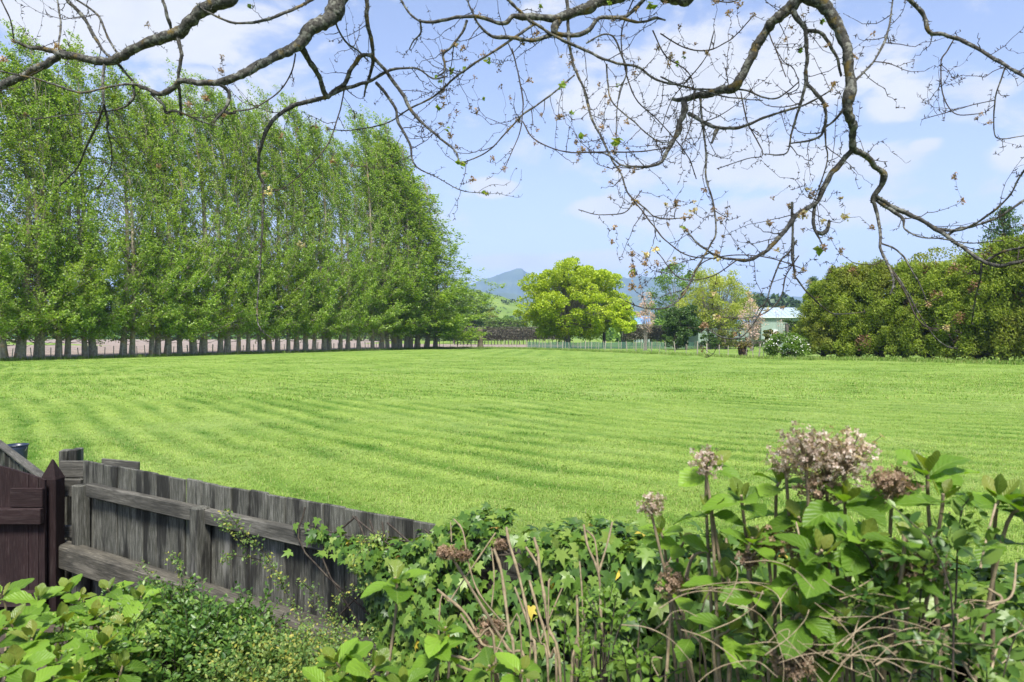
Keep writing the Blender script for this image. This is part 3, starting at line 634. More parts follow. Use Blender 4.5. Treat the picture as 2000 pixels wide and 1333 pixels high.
ybase = lambda px: np.interp(px, [820, 940, 1000, 1100, 1200, 1300, 1400, 1500, 1560], [681.5, 680, 681, 684, 688, 692.5, 697, 701.5, 703])
q = []
for i, px in enumerate(px_list):
    g = G(px, ybase(px)); q.append((g[0], g[1], 2 if i % 7 == 3 else (1 if i % 3 == 0 else 0)))
wire_fence('leaning batten and wire fence across the far right side of the paddock', q, (.3, .55, .8, 1.0), 1.12, 4)
q = [(m0(px, 116 + (px - 1215) * -.02), 116 + (px - 1215) * -.02, 0) for px in range(1222, 1440, 8)]
wire_fence('distant thin post fence behind the shade cloth', q, (.5, .9), 1.0, 4)
# green shade cloth
m, x = mat('green shade cloth'); pos = x.n('ShaderNodeNewGeometry').outputs['Position']
c = x.mix(x.noise(pos, 2, 4), (.025, .085, .06), (.06, .14, .10)); d1 = x.n('ShaderNodeBsdfPrincipled', ins={'Base Color': c, 'Roughness': .8})
finish(x, x.n('ShaderNodeMixShader', ins={0: .25, 1: d1.outputs[0], 2: x.n('ShaderNodeBsdfTransparent').outputs[0]}).outputs[0])
o = thing('shade_cloth_fence', 'low green shade-cloth windbreak running under the golden elm to the shed', 'fence', at(1200, 112))
mb = MB(); xs = np.linspace(m0(1030, 112), m0(1372, 112), 70) - m0(1200, 112); z1 = 1.05 + .07 * np.sin(xs * 1.3); yy = .25 * np.sin(xs * .5)
v = np.concatenate([np.stack([xs, yy, xs * 0 + .05], -1), np.stack([xs, yy, z1], -1)]); i = np.arange(69); mb.add(v, np.stack([i, i + 1, i + 71, i + 70], -1)); mb.build('cloth', m, o)
for k in range(0, 70, 3): put('fence_post', pm[0], o, (xs[k], yy[k] - .06, 0), scale=(1, 1, 1.15))

# shed
m, x = mat('pale green cladding'); tcn = x.n('ShaderNodeTexCoord').outputs['Object']; sxx = x.n('ShaderNodeSeparateXYZ', ins={0: tcn}).outputs
c = x.mix(x.noise(tcn, .6, 4), (.20, .27, .225), (.25, .32, .27)); m_wall = m
wv = x.m('SINE', x.m('MULTIPLY', sxx[0], 14.0))
finish(x, x.n('ShaderNodeBsdfPrincipled', ins={'Base Color': c, 'Roughness': .55, 'Normal': x.n('ShaderNodeBump', ins={'Strength': .5, 'Distance': .03, 'Height': wv}).outputs[0]}).outputs[0])
m_roof = plain('pale blue metal roof', (.34, .42, .49), .35, .2, .08, 1)
m_blue = plain('blue roof sheet', (.13, .26, .48), .3, .1, .1, 1)
m_wh = plain('white painted door', (.72, .74, .75), .5)
m_dark = plain('dark opening', (.02, .024, .026), .25)
m_trim = plain('pale trim', (.55, .60, .58), .5)
def hip_building(o, x0, x1, y0, y1, ze, zr, side):
    mb = MB(); box(mb, (x0, y0, 0), (x1, y1, ze)); mb.build('wall', m_wall, o, smooth=False)
    mb = MB(); ym = (y0 + y1) / 2; e = .35
    mb.add([(x0 - e, y0 - e, ze), (x1 + e, y0 - e, ze), (x1 + e, ym, zr), (x0 - e, ym, zr), (x0 - e, y1 + e, ze), (x1 + e, y1 + e, ze),
            (x0 - e, y0 - e, ze - .12), (x1 + e, y0 - e, ze - .12), (x1 + e, y1 + e, ze - .12), (x0 - e, y1 + e, ze - .12)],
           [(0, 1, 2, 3), (3, 2, 5, 4), (0, 6, 7, 1), (4, 5, 8, 9), (6, 9, 8, 7)]); mb.add([(x0 - e, y0 - e, ze), (x0 - e, ym, zr), (x0 - e, y1 + e, ze), (x1 + e, y0 - e, ze), (x1 + e, y1 + e, ze), (x1 + e, ym, zr)], [(0, 1, 2), (3, 4, 5)])
    roof = mb.build('roof', side, o, smooth=False); n = int((x1 - x0) / .9)
    rm = MB(); 
    sl = math.hypot(ym - y0 + e, zr - ze); box(rm, (-.025, 0, .003), (.025, sl, .05)); rme = rm.mesh('roof rib', side, False); an = math.atan2(zr - ze, ym - y0 + e)
    for k in range(n + 1): put('roof_rib', rme, roof, (x0 + k * (x1 - x0) / n, y0 - e, ze), (an, 0, 0))
    mb = MB(); box(mb, (x0 - e, y0 - e - .12, ze - .16), (x1 + e, y0 - e - .003, ze + .02)); mb.build('gutter', m_trim, o, smooth=False)
D = 135
o = thing('shed', 'long pale green shed with light metal roof beyond the paddock', 'shed', (m0(1500, D), D, 0)); ox = m0(1500, D)
hip_building(o, m0(1487, D) - ox, m0(1572, D) - ox, 0, 11, 5.6, 7.6, m_roof)
for a, b, z0, z1, mm, nm in [(1506, 1518, 0, 3.2, m_wh, 'door'), (1493, 1501, 1.4, 2.9, m_dark, 'window'), (1545, 1556, 1.2, 2.9, m_dark, 'window')]:
    mb = MB(); box(mb, (m0(a, D) - ox, -.05, z0), (m0(b, D) - ox, .004, z1)); pp = mb.build(nm, mm, o, smooth=False)
    mb = MB(); A, B = m0(a, D) - ox, m0(b, D) - ox
    for bb in [((A - .1, -.09, z0), (A, 0, z1 + .1)), ((B, -.09, z0), (B + .1, 0, z1 + .1)), ((A, -.09, z1), (B, 0, z1 + .1))]: box(mb, *bb)
    mb.build('frame', m_trim, pp, smooth=False)
o = thing('shed', 'lower shed with blue sheets on its roof, left of the long pale green shed', 'shed', (m0(1425, D), D + 3, 0)); ox = m0(1425, D)
hip_building(o, m0(1372, D) - ox, m0(1485, D) - ox, 0, 9, 4.4, 6.2, m_roof)
an = math.atan2(1.8, 4.85)
for k in range(5):
    mb = MB(); box(mb, (0, .6, .06), (1.7, 3.8, .10)); put('roof_panel', mb.mesh('roof panel', m_blue, False), o, (m0(1405, D) - ox + k * 1.85, -.35, 4.4), (an, 0, 0))
for a, b in [(1422, 1427), (1429, 1433), (1444, 1450), (1452, 1456)]:
    mb = MB(); box(mb, (m0(a, D) - ox, -.05, 1.9), (m0(b, D) - ox, .004, 2.9)); pp = mb.build('window', m_dark, o, smooth=False)
    mb = MB(); box(mb, (m0(a, D) - ox - .06, -.07, 1.8), (m0(b, D) - ox + .06, .004, 1.897)); mb.build('sill', m_trim, pp, smooth=False)
o = thing('cottage', 'small far roof glimpsed between the golden elm and the pink tree', 'building', (m0(1256, 230), 230, 0))
hip_building(o, -2.2, 2.2, 0, 5, 6.0, 8.6, m_blue)

# brown and green fern clump
o = thing('tree_fern', 'clump of upright fern fronds with brown dead skirt by the leaning fence', 'fern', at(1451, 66.5)); rng = np.random.default_rng(12)
m_fr = leaf_mat('fern fronds', [(.07, .11, .02), (.16, .15, .04), (.20, .12, .05)], .3); m_dead = leaf_mat('dead fern fronds', [(.07, .045, .03), (.16, .10, .065), (.24, .17, .12)], .15)
for k in range(26):
    a = rng.uniform(0, 6.28); L = rng.uniform(.8, 1.15); s = np.linspace(0, 1, 9)[:, None]; up = rng.uniform(.8, 1.5)
    pts = np.array([0, 0, .75]) + np.array([math.cos(a), math.sin(a), 0]) * s * L * .75 + np.array([0, 0, 1.]) * (up * s - .75 * s ** 2) * L
    mb = MB(); tube(mb, pts, .012, 3, cap=False); tn = unit(np.gradient(pts, axis=0)); sd_ = unit(np.cross(tn, [0, 0, 1.]))
    for sg in (-1, 1):
        for j in range(1, 9):
            c0 = pts[j] + sd_[j] * sg * .12 * (1.1 - s[j]); n = 2; cards(mb, np.tile(c0, (n, 1)) + rng.normal(size=(n, 3)) * .02, .11, rng, .8, np.tile(sd_[j] * sg + tn[j] * .3, (n, 1)), 2.0, fold=.02)
    mb.build('frond', m_fr, o)
mb = MB(); tube(mb, [[0, 0, 0], [0, 0, .85]], [.22, .16], 8); n = 420; a = rng.uniform(0, 6.28, n); z = rng.uniform(.1, .85, n); r = .18 + .22 * rng.uniform(0, 1, n)
cards(mb, np.stack([np.cos(a) * r, np.sin(a) * r, z], -1), .13, rng, 0, np.stack([np.cos(a) * .4, np.sin(a) * .4, -np.ones(n)], -1), 1.8); mb.build('trunk', m_dead, o)
# pale track glimpsed under the conifers
mb = MB(); m_grav = plain('pale gravel', (.42, .38, .33), .9, 0, .25, 20)
mb.add([(26, 71, .02), (60, 58, .02), (60, 62, .02), (26, 76, .02)], [(0, 1, 2, 3)]); mb.build('gravel_track', m_grav, kind='structure')

# ------------------------------------------------------------------ grass: tufts over the paddock (uncountable: stuff)
def tuft(seed, n, h, spread, wdt, bend):
    rng = np.random.default_rng(seed); V, Fc = [], []
    for i in range(n):
        a = rng.uniform(0, 6.28); b = np.array([rng.normal() * spread, rng.normal() * spread, -.01]); L = h * rng.uniform(.55, 1.2)
        d = np.array([math.cos(a), math.sin(a), 0]); s = np.array([-d[1], d[0], 0]) * wdt; be = bend * rng.uniform(.4, 1.3)
        p1 = b + d * L * be * .35 + np.array([0, 0, L * .62]); p2 = b + d * L * be + np.array([0, 0, L * (1.02 - .45 * be)])
        k = len(V); V += [b - s, b + s, p1 + s * .75, p1 - s * .75, p2]; Fc += [(k, k + 1, k + 2), (k, k + 2, k + 3), (k + 3, k + 2, k + 4)]
    mb = MB(); mb.add(V, Fc); return mb.mesh('tuft', bm_, True)
def scatter(name, pts, stripe, tone, meshes, smin, smax, seed):
    col = bpy.data.collections.new(name + ' source')
    for i, me in enumerate(meshes): o = bpy.data.objects.new('tuft', me); col.objects.link(o)
    me = bpy.data.meshes.new(name); me.vertices.add(len(pts)); me.vertices.foreach_set('co', pts.astype(np.float32).ravel())
    for nm, arr in (('stripe', stripe), ('tone', tone)):
        a = me.attributes.new(nm, 'FLOAT', 'POINT'); a.data.foreach_set('value', np.asarray(arr, np.float32))
    me.materials.append(bm_); o = put(name, me, kind='stuff')
    ng = bpy.data.node_groups.new(name, 'GeometryNodeTree'); ng.interface.new_socket('Geometry', in_out='INPUT', socket_type='NodeSocketGeometry'); ng.interface.new_socket('Geometry', in_out='OUTPUT', socket_type='NodeSocketGeometry')
    N = ng.nodes.new; gi = N('NodeGroupInput'); go = N('NodeGroupOutput'); ip = N('GeometryNodeInstanceOnPoints'); ci = N('GeometryNodeCollectionInfo')
    ci.inputs['Collection'].default_value = col; ci.inputs['Separate Children'].default_value = True; ci.inputs['Reset Children'].default_value = True
    ip.inputs['Pick Instance'].default_value = True
    rv = N('FunctionNodeRandomValue'); rv.data_type = 'FLOAT_VECTOR'; rv.inputs[0].default_value = (-.12, -.12, 0); rv.inputs[1].default_value = (.12, .12, 6.283); rv.inputs['Seed'].default_value = seed
    rs = N('FunctionNodeRandomValue'); rs.data_type = 'FLOAT'; rs.inputs[2].default_value = smin; rs.inputs[3].default_value = smax; rs.inputs['Seed'].default_value = seed + 1
    Lk = ng.links.new; Lk(gi.outputs[0], ip.inputs['Points']); Lk(ci.outputs[0], ip.inputs['Instance']); Lk(rv.outputs[0], ip.inputs['Rotation']); Lk(rs.outputs[1], ip.inputs['Scale']); Lk(ip.outputs[0], go.inputs[0])
    md = o.modifiers.new('scatter', 'NODES'); md.node_group = ng; return o
rng = np.random.default_rng(2)
def in_view(x, y, m=1.12): return np.abs(x) < .72 * y * m + .6
def zfield(x, y): return .004 + pad_fade(x, y) * np.clip(.035 * stripes(x, y) + .035 * (fbm(x * 1.1, y * 1.1, 3) - .3), 0, 1)
short = [tuft(i, 11, .042, .035, .0022, .85) for i in range(4)]
mid = [tuft(10 + i, 12, .052, .08, .005, 1.0) for i in range(4)]
def band(y0, y1, dens):
    A = (.72 * 1.12 * (y0 + y1) + 1.2) * (y1 - y0); n = int(A * dens); y = np.sqrt(rng.uniform(y0 ** 2, y1 ** 2, n)); x = rng.uniform(-1, 1, n) * (.72 * 1.12 * y + .6)
    return x, y
def fence_side(x, y): # beyond the garden fence line
    return (y - (4.9 - .081 / .1264 * (x + 2.867))) > .15
near = [band(3, 9, 330), band(9, 14, 240), band(14, 22, 110)]
x_ = np.concatenate([a for a, b in near]); y_ = np.concatenate([b for a, b in near])
k = fence_side(x_, y_) & ((x_ > -3.0) | (y_ > 4.2)); x_, y_ = x_[k], y_[k]
st = stripes(x_, y_); clump = fbm(x_ * 2.2, y_ * 2.2, 71)
k = rng.uniform(0, 1, len(x_)) < .55 + .9 * clump * (1.1 - st * .5); x_, y_, st = x_[k], y_[k], st[k]
scatter('grass', np.stack([x_, y_, zfield(x_, y_)], -1), st, fbm(x_ * 3, y_ * 3, 12), short, .7, 1.45, 1)
farb = [band(22, 38, 26), band(38, 66, 9), band(66, 112, 3.2)]
x_ = np.concatenate([a for a, b in farb]); y_ = np.concatenate([b for a, b in farb]); k = pad_fade(x_, y_) > .02; x_, y_ = x_[k], y_[k]; st = stripes(x_, y_)
k = rng.uniform(0, 1, len(x_)) < 1.25 - st; x_, y_, st = x_[k], y_[k], st[k]
scatter('grass', np.stack([x_, y_, zfield(x_, y_)], -1), st * .9, fbm(x_ * 2, y_ * 2, 12), mid, .9, 2.0, 3)
# darker holes where the sward stands up between the windrows
x_, y_ = band(8, 60, 1.8); st = stripes(x_, y_); k = (st < .24) & (pad_fade(x_, y_) > .5); x_, y_ = x_[k], y_[k]
off = rng.normal(size=(len(x_), 12, 2)) * [.34, .05]; xx = (x_[:, None] + off[..., 0]).ravel(); yy = (y_[:, None] + off[..., 1] - off[..., 0] * .5).ravel()
scatter('grass', np.stack([xx, yy, zfield(xx, yy)], -1), np.zeros(len(xx)), np.full(len(xx), .25), mid, .7, 1.3, 5)
# long unmown grass along the edges
tall = [tuft(30 + i, 16, .30, .09, .009, .55) for i in range(4)]
E = []
def edge(a, b, w, dens):
    a = np.array(a); b = np.array(b); L = np.linalg.norm(b - a); n = int(L * w * dens); t = rng.uniform(0, 1, n); d = (b - a) / L; nn = np.array([-d[1], d[0]])
    E.append(a + np.outer(t, b - a) + np.outer(rng.normal(size=n) * w * .5 * (.6 + .8 * vnoise(t * L * .5, t * 0)), nn))
edge(LINE0 + dirl * -14 + [.6, -.3], LINE1 + dirl * 4 + [.6, -.3], 1.3, 17)
ep = [G(px, ybase(px) + .6)[:2] for px in (820, 900, 960, 1000, 1050, 1100, 1160, 1220, 1300, 1380, 1440, 1500, 1560)]
for a, b in zip(ep[:-1], ep[1:]): edge(a, b, 1.5, 16)
edge(ep[-1], (m0(1700, 59.5), 59.5), 2.2, 22); edge((m0(1700, 59.5), 59.5), (m0(2060, 49), 49), 2.2, 22)
edge((-14, 118), (-3, 112), 2.2, 10)
e = np.concatenate(E); scatter('long_grass', np.column_stack([e, np.full(len(e), .0)]), .12 + .3 * vnoise(e[:, 0], e[:, 1]), rng.uniform(0, .7, len(e)), tall, .7, 1.5, 7)
e = []; E = []
edge((-3.2, 5.45), (1.6, 2.35), .35, 260); edge((-5.5, 6.6), (-3.2, 5.6), .6, 90)
e = np.concatenate(E); short2 = [tuft(60 + i, 14, .13, .045, .003, .6) for i in range(3)]
scatter('long_grass', np.column_stack([e, np.full(len(e), .0)]), .35 + .4 * vnoise(e[:, 0] * 3, e[:, 1] * 3), rng.uniform(0, 1, len(e)), short2, .6, 1.2, 9)
# ------------------------------------------------------------------ garden fence, gate, posts, bucket
m_pale = wood_mat('weathered grey palings', (.031, .032, .026), (.080, .081, .067), (.0075, .0075, .0075), (.21, .205, .185), 2, mildew=.80)
m_rail = wood_mat('weathered grey rail', (.042, .041, .035), (.088, .085, .072), (.018, .0185, .017), (.18, .172, .15), 0, mildew=.6)
m_beam = wood_mat('worn brown sleeper', (.036, .034, .027), (.086, .080, .064), (.015, .015, .0135), (.18, .165, .135), 0, mildew=.55)
m_maroon = wood_mat('faded maroon paint', (.0125, .0070, .0072), (.022, .0120, .0125), (.008, .005, .0052), (.045, .034, .032), 2, mildew=.35)
m_greenw = wood_mat('mossy brown timber', (.07, .055, .03), (.16, .125, .06), (.035, .03, .018), (.24, .20, .11), 2, moss=(.11, .12, .03), mildew=.5)
FA = -math.atan2(.0810, .1264); FO = np.array([-2.867, 4.9])
FD = np.array([math.cos(FA), math.sin(FA)]); FN = np.array([-FD[1], FD[0]])
def fl(x, y, z): p = FO + FD * x + FN * y; return np.array([p[0], p[1], z])
def pale_mesh(seed, w=.1472, h=1.06, t=.019, mt=None):
    rng = np.random.default_rng(seed); mb = MB(); box(mb, (-w / 2, 0, 0), (w / 2, t, h), 0, .004)
    return mb.mesh('paling', mt or m_pale, False)
fence = thing('paling_fence', 'dark weathered grey paling fence with two rails crossing the bottom left to under the ivy', 'fence', (*FO, 0), FA)
pales = [pale_mesh(i) for i in range(3)]; rng = np.random.default_rng(14)
for n in range(-1, 38):
    put('paling', pales[n % 3], fence, (.075 + n * .15, rng.uniform(0, .009), .075 + rng.uniform(-.003, .004)), (rng.normal() * .003, rng.normal() * .0012, 0), (1, 1, 1.0))
def rail(name, x0, x1, y0, y1, z0, z1, mt, sag=0.0, bev=.006):
    mb = MB(); L = x1 - x0; k = 8
    for i in range(1):
        box(mb, (-L / 2, y0, z0), (L / 2, y1, z1), 0, bev)
    return mb.build(name, mt, fence, False) if False else put(name, mb.mesh(name, mt, False), fence, ((x0 + x1) / 2, 0, 0))
rail('top_rail', .005, 1.238, -.052, -.002, .912, 1.0, m_rail); rail('top_rail', 1.322, 3.05, -.052, -.002, .912, .998, m_rail); rail('top_rail', 3.06, 5.6, -.052, -.002, .905, .995, m_rail)
rail('bottom_rail', -.30, 2.62, -.155, -.045, .425, .585, m_beam, bev=.012); rail('bottom_rail', 2.63, 5.6, -.155, -.045, .42, .58, m_beam, bev=.012)
for xx in (-.06, 1.28, 2.80, 4.25):
    mb = MB(); y0 = -.040 if xx == -.06 else -.075
    box(mb, (-.04, -.09, -.1), (.04, -.0025, 1.005 if xx > 0 else .985), 0, .005); put('post', mb.mesh('post', m_pale, False), fence, (xx, 0, 0))
mb = MB(); box(mb, (-.16, .03, 1.11), (.16, .05, 1.165), 0, .003); put('loose_board', mb.mesh('loose board', m_rail, False), fence, (.22, .02, 0), (0, .02, .25))
# short return section between fence corner and gate
dR = 5.02
def fr(px, py, d=dR): return P(px, py, d)
o = thing('fence_return', 'short open fence section with dark gap between the maroon gate post and the fence corner', 'fence', (m0(140, dR), dR, 0))
def slab(name, px0, px1, z0, z1, yo, th, mt, parent, bev=.004, d=dR, cx=None):
    x0, x1 = m0(px0, d), m0(px1, d); mb = MB(); box(mb, (-(x1 - x0) / 2, 0, z0), ((x1 - x0) / 2, th, z1), 0, bev); base = parent.location
    return put(name, mb.mesh(name, mt, False), parent, ((x0 + x1) / 2 - base[0], d + yo - base[1], 0))
slab('cap_board', 116, 168, 1.008, 1.125, 0, .022, m_rail, o); slab('upper_rail', 117, 166, .885, 1.004, -.05, .045, m_rail, o); slab('lower_rail', 117, 152, .595, .675, -.03, .045, m_rail, o)
for a, b in ((113, 133), (134, 154), (155, 170)): slab('shade_gap_board', a, b, .0, .99, .12, .02, m_pale, o)  # dark boards added behind the rails, standing in for the shade in the gap
for k, (px, zt) in enumerate(((121, 1.165), (140, 1.17))):
    mb = MB(); box(mb, (-.035, 0, 0), (.022, .10 + .03 * k, zt), 0, .006); put('stub_post', mb.mesh('stub post', m_pale, False), o, (m0(px, 5.2) - o.location[0], .20, 0), (0, 0, .18))
# gate post with pointed top
gp = thing('gate_post', 'maroon gate post with a pointed top beside the gate', 'post', (m0(103, 4.86), 4.86, 0)); mb = MB(); wq = .052
box(mb, (-wq, -wq, -.1), (wq, wq, 1.035), 0, .005); mb.build('post', m_maroon, gp, False)
mb = MB(); mb.add([(-wq, -wq, 1.035), (wq, -wq, 1.035), (wq, wq, 1.035), (-wq, wq, 1.035), (-.004, -.004, 1.165), (.004, -.004, 1.165), (.004, .004, 1.165), (-.004, .004, 1.165)],
                  [(0, 1, 5, 4), (1, 2, 6, 5), (2, 3, 7, 6), (3, 0, 4, 7), (4, 5, 6, 7)]); mb.build('point', m_maroon, gp, False)
# gate
dG = 4.75
gt = thing('garden_gate', 'faded maroon boarded gate with a sloping curved top at the left edge', 'gate', (m0(40, dG), dG, 0))
edges = [-110, -66, -24, 18, 55.5, 75, 87]; ztop = lambda px: float(np.interp(px, [-110, -40, 0, 18, 55, 87], [1.20, 1.165, 1.137, 1.122, 1.085, 1.045]))
for a, b in zip(edges[:-1], edges[1:]):
    x0, x1 = m0(a, dG) - gt.location[0] + .0012, m0(b, dG) - gt.location[0] - .0012; mb = MB(); xc = (x0 + x1) / 2; h = (x1 - x0) / 2
    z0_, z1_ = ztop(a), ztop(b)
    mb.add([(-h, 0, .08), (h, 0, .08), (h, 0, z1_), (-h, 0, z0_), (-h, .02, .08), (h, .02, .08), (h, .02, z1_), (-h, .02, z0_)], [(0, 1, 2, 3), (5, 4, 7, 6), (3, 2, 6, 7), (1, 5, 6, 2), (4, 0, 3, 7), (4, 5, 1, 0)])
    put('board', mb.mesh('board', m_maroon, False), gt, (xc, rng.uniform(0, .004), 0))
mx = wood_mat('faded maroon rail paint', (.0135, .0076, .0078), (.025, .0138, .0142), (.008, .005, .0052), (.055, .042, .040), 0, mildew=.35)
slab('brace', 24, 87, .872, .996, -.024, .022, mx, gt, .003, dG); slab('rail', -110, 87, .762, .866, -.045, .043, mx, gt, .004, dG); slab('rail', -110, 87, .22, .32, -.045, .043, mx, gt, .004, dG)
# old paling fence beyond the gate
a0, b0 = np.array([m0(-40, 6.9), 6.9]), np.array([m0(80, 4.98), 4.98]); L = np.linalg.norm(b0 - a0); ang = math.atan2(*(b0 - a0)[::-1])
of = thing('old_fence', 'old mossy grey paling fence running back behind the maroon gate', 'fence', (*a0, 0), ang); nb = 17
for i in range(nb):
    put('paling', pales[i % 3], of, ((i + .5) * L / nb, rng.uniform(0, .005), .06 + rng.uniform(-.01, .01)), (rng.normal() * .01, rng.normal() * .01, 0), (.92, 1, .965 - .10 * i / nb))
mb = MB(); box(mb, (-L / 2, -.05, .80), (L / 2, -.003, .88), 0, .005); put('rail', mb.mesh('rail', m_rail, False), of, (L / 2, 0, 0))
mb = MB(); box(mb, (-L / 2, -.02, 1.135), (L / 2, .045, 1.155), 0, .004); put('cap', mb.mesh('cap', m_rail, False), of, (L / 2, 0, -.085), (0, math.atan2(.085, L), 0))
for xx in (L * .28, L * .52):
    mb = MB(); box(mb, (-.045, -.10, -.1), (.045, -.052, 1.06), 0, .005); put('post', mb.mesh('post', m_greenw, False), of, (xx, 0, 0))
# bucket
bk = thing('bucket', 'dark blue plastic bucket on the grass behind the gate', 'bucket', (m0(33, 10.2), 10.2, 0)); m_bk = plain('dark blue plastic', (.014, .022, .045), .35, 0, .2)
mb = MB(); pr = [(.0, .01), (.105, .0), (.112, .1), (.135, .40), (.138, .46), (.128, .46), (.122, .38), (.10, .03), (0, .03)]; k = 28; V = []
for r, z in pr:
    for j in range(k): V.append((r * math.cos(j * 6.2832 / k), r * math.sin(j * 6.2832 / k), z))
mb.add(V, [(i * k + j, i * k + (j + 1) % k, (i + 1) * k + (j + 1) % k, (i + 1) * k + j) for i in range(len(pr) - 1) for j in range(k)]); mb.build('tub', m_bk, bk)
mb = MB(); aa = np.linspace(0, 2 * math.pi, 33); tube(mb, np.stack([.142 * np.cos(aa), .142 * np.sin(aa), aa * 0 + .452], -1), .009, 6, cap=False); mb.build('rim', m_bk, bk)
mb = MB(); aa = np.linspace(0, math.pi, 17); tube(mb, np.stack([.142 * np.cos(aa), -.05 * np.sin(aa), .42 - .12 * np.sin(aa)], -1), .004, 5, cap=False); mb.build('handle', m_wire, bk)
# wooden end piece at the lower right
dW = 2.12
we = thing('end_post', 'short greenish-brown timber fence end with layered top at the lower right edge', 'post', (m0(1950, dW), dW, 0))
slab('front_board', 1918, 1997, .1, 1.195, 0, .03, m_greenw, we, .004, dW); slab('front_board', 1893, 1916, .1, 1.19, .01, .03, m_greenw, we, .004, dW)
slab('cap_rail', 1890, 1992, 1.198, 1.212, -.01, .05, m_beam, we, .003, dW); slab('back_board', 1898, 1999, .1, 1.235, .055, .025, m_beam, we, .003, dW)
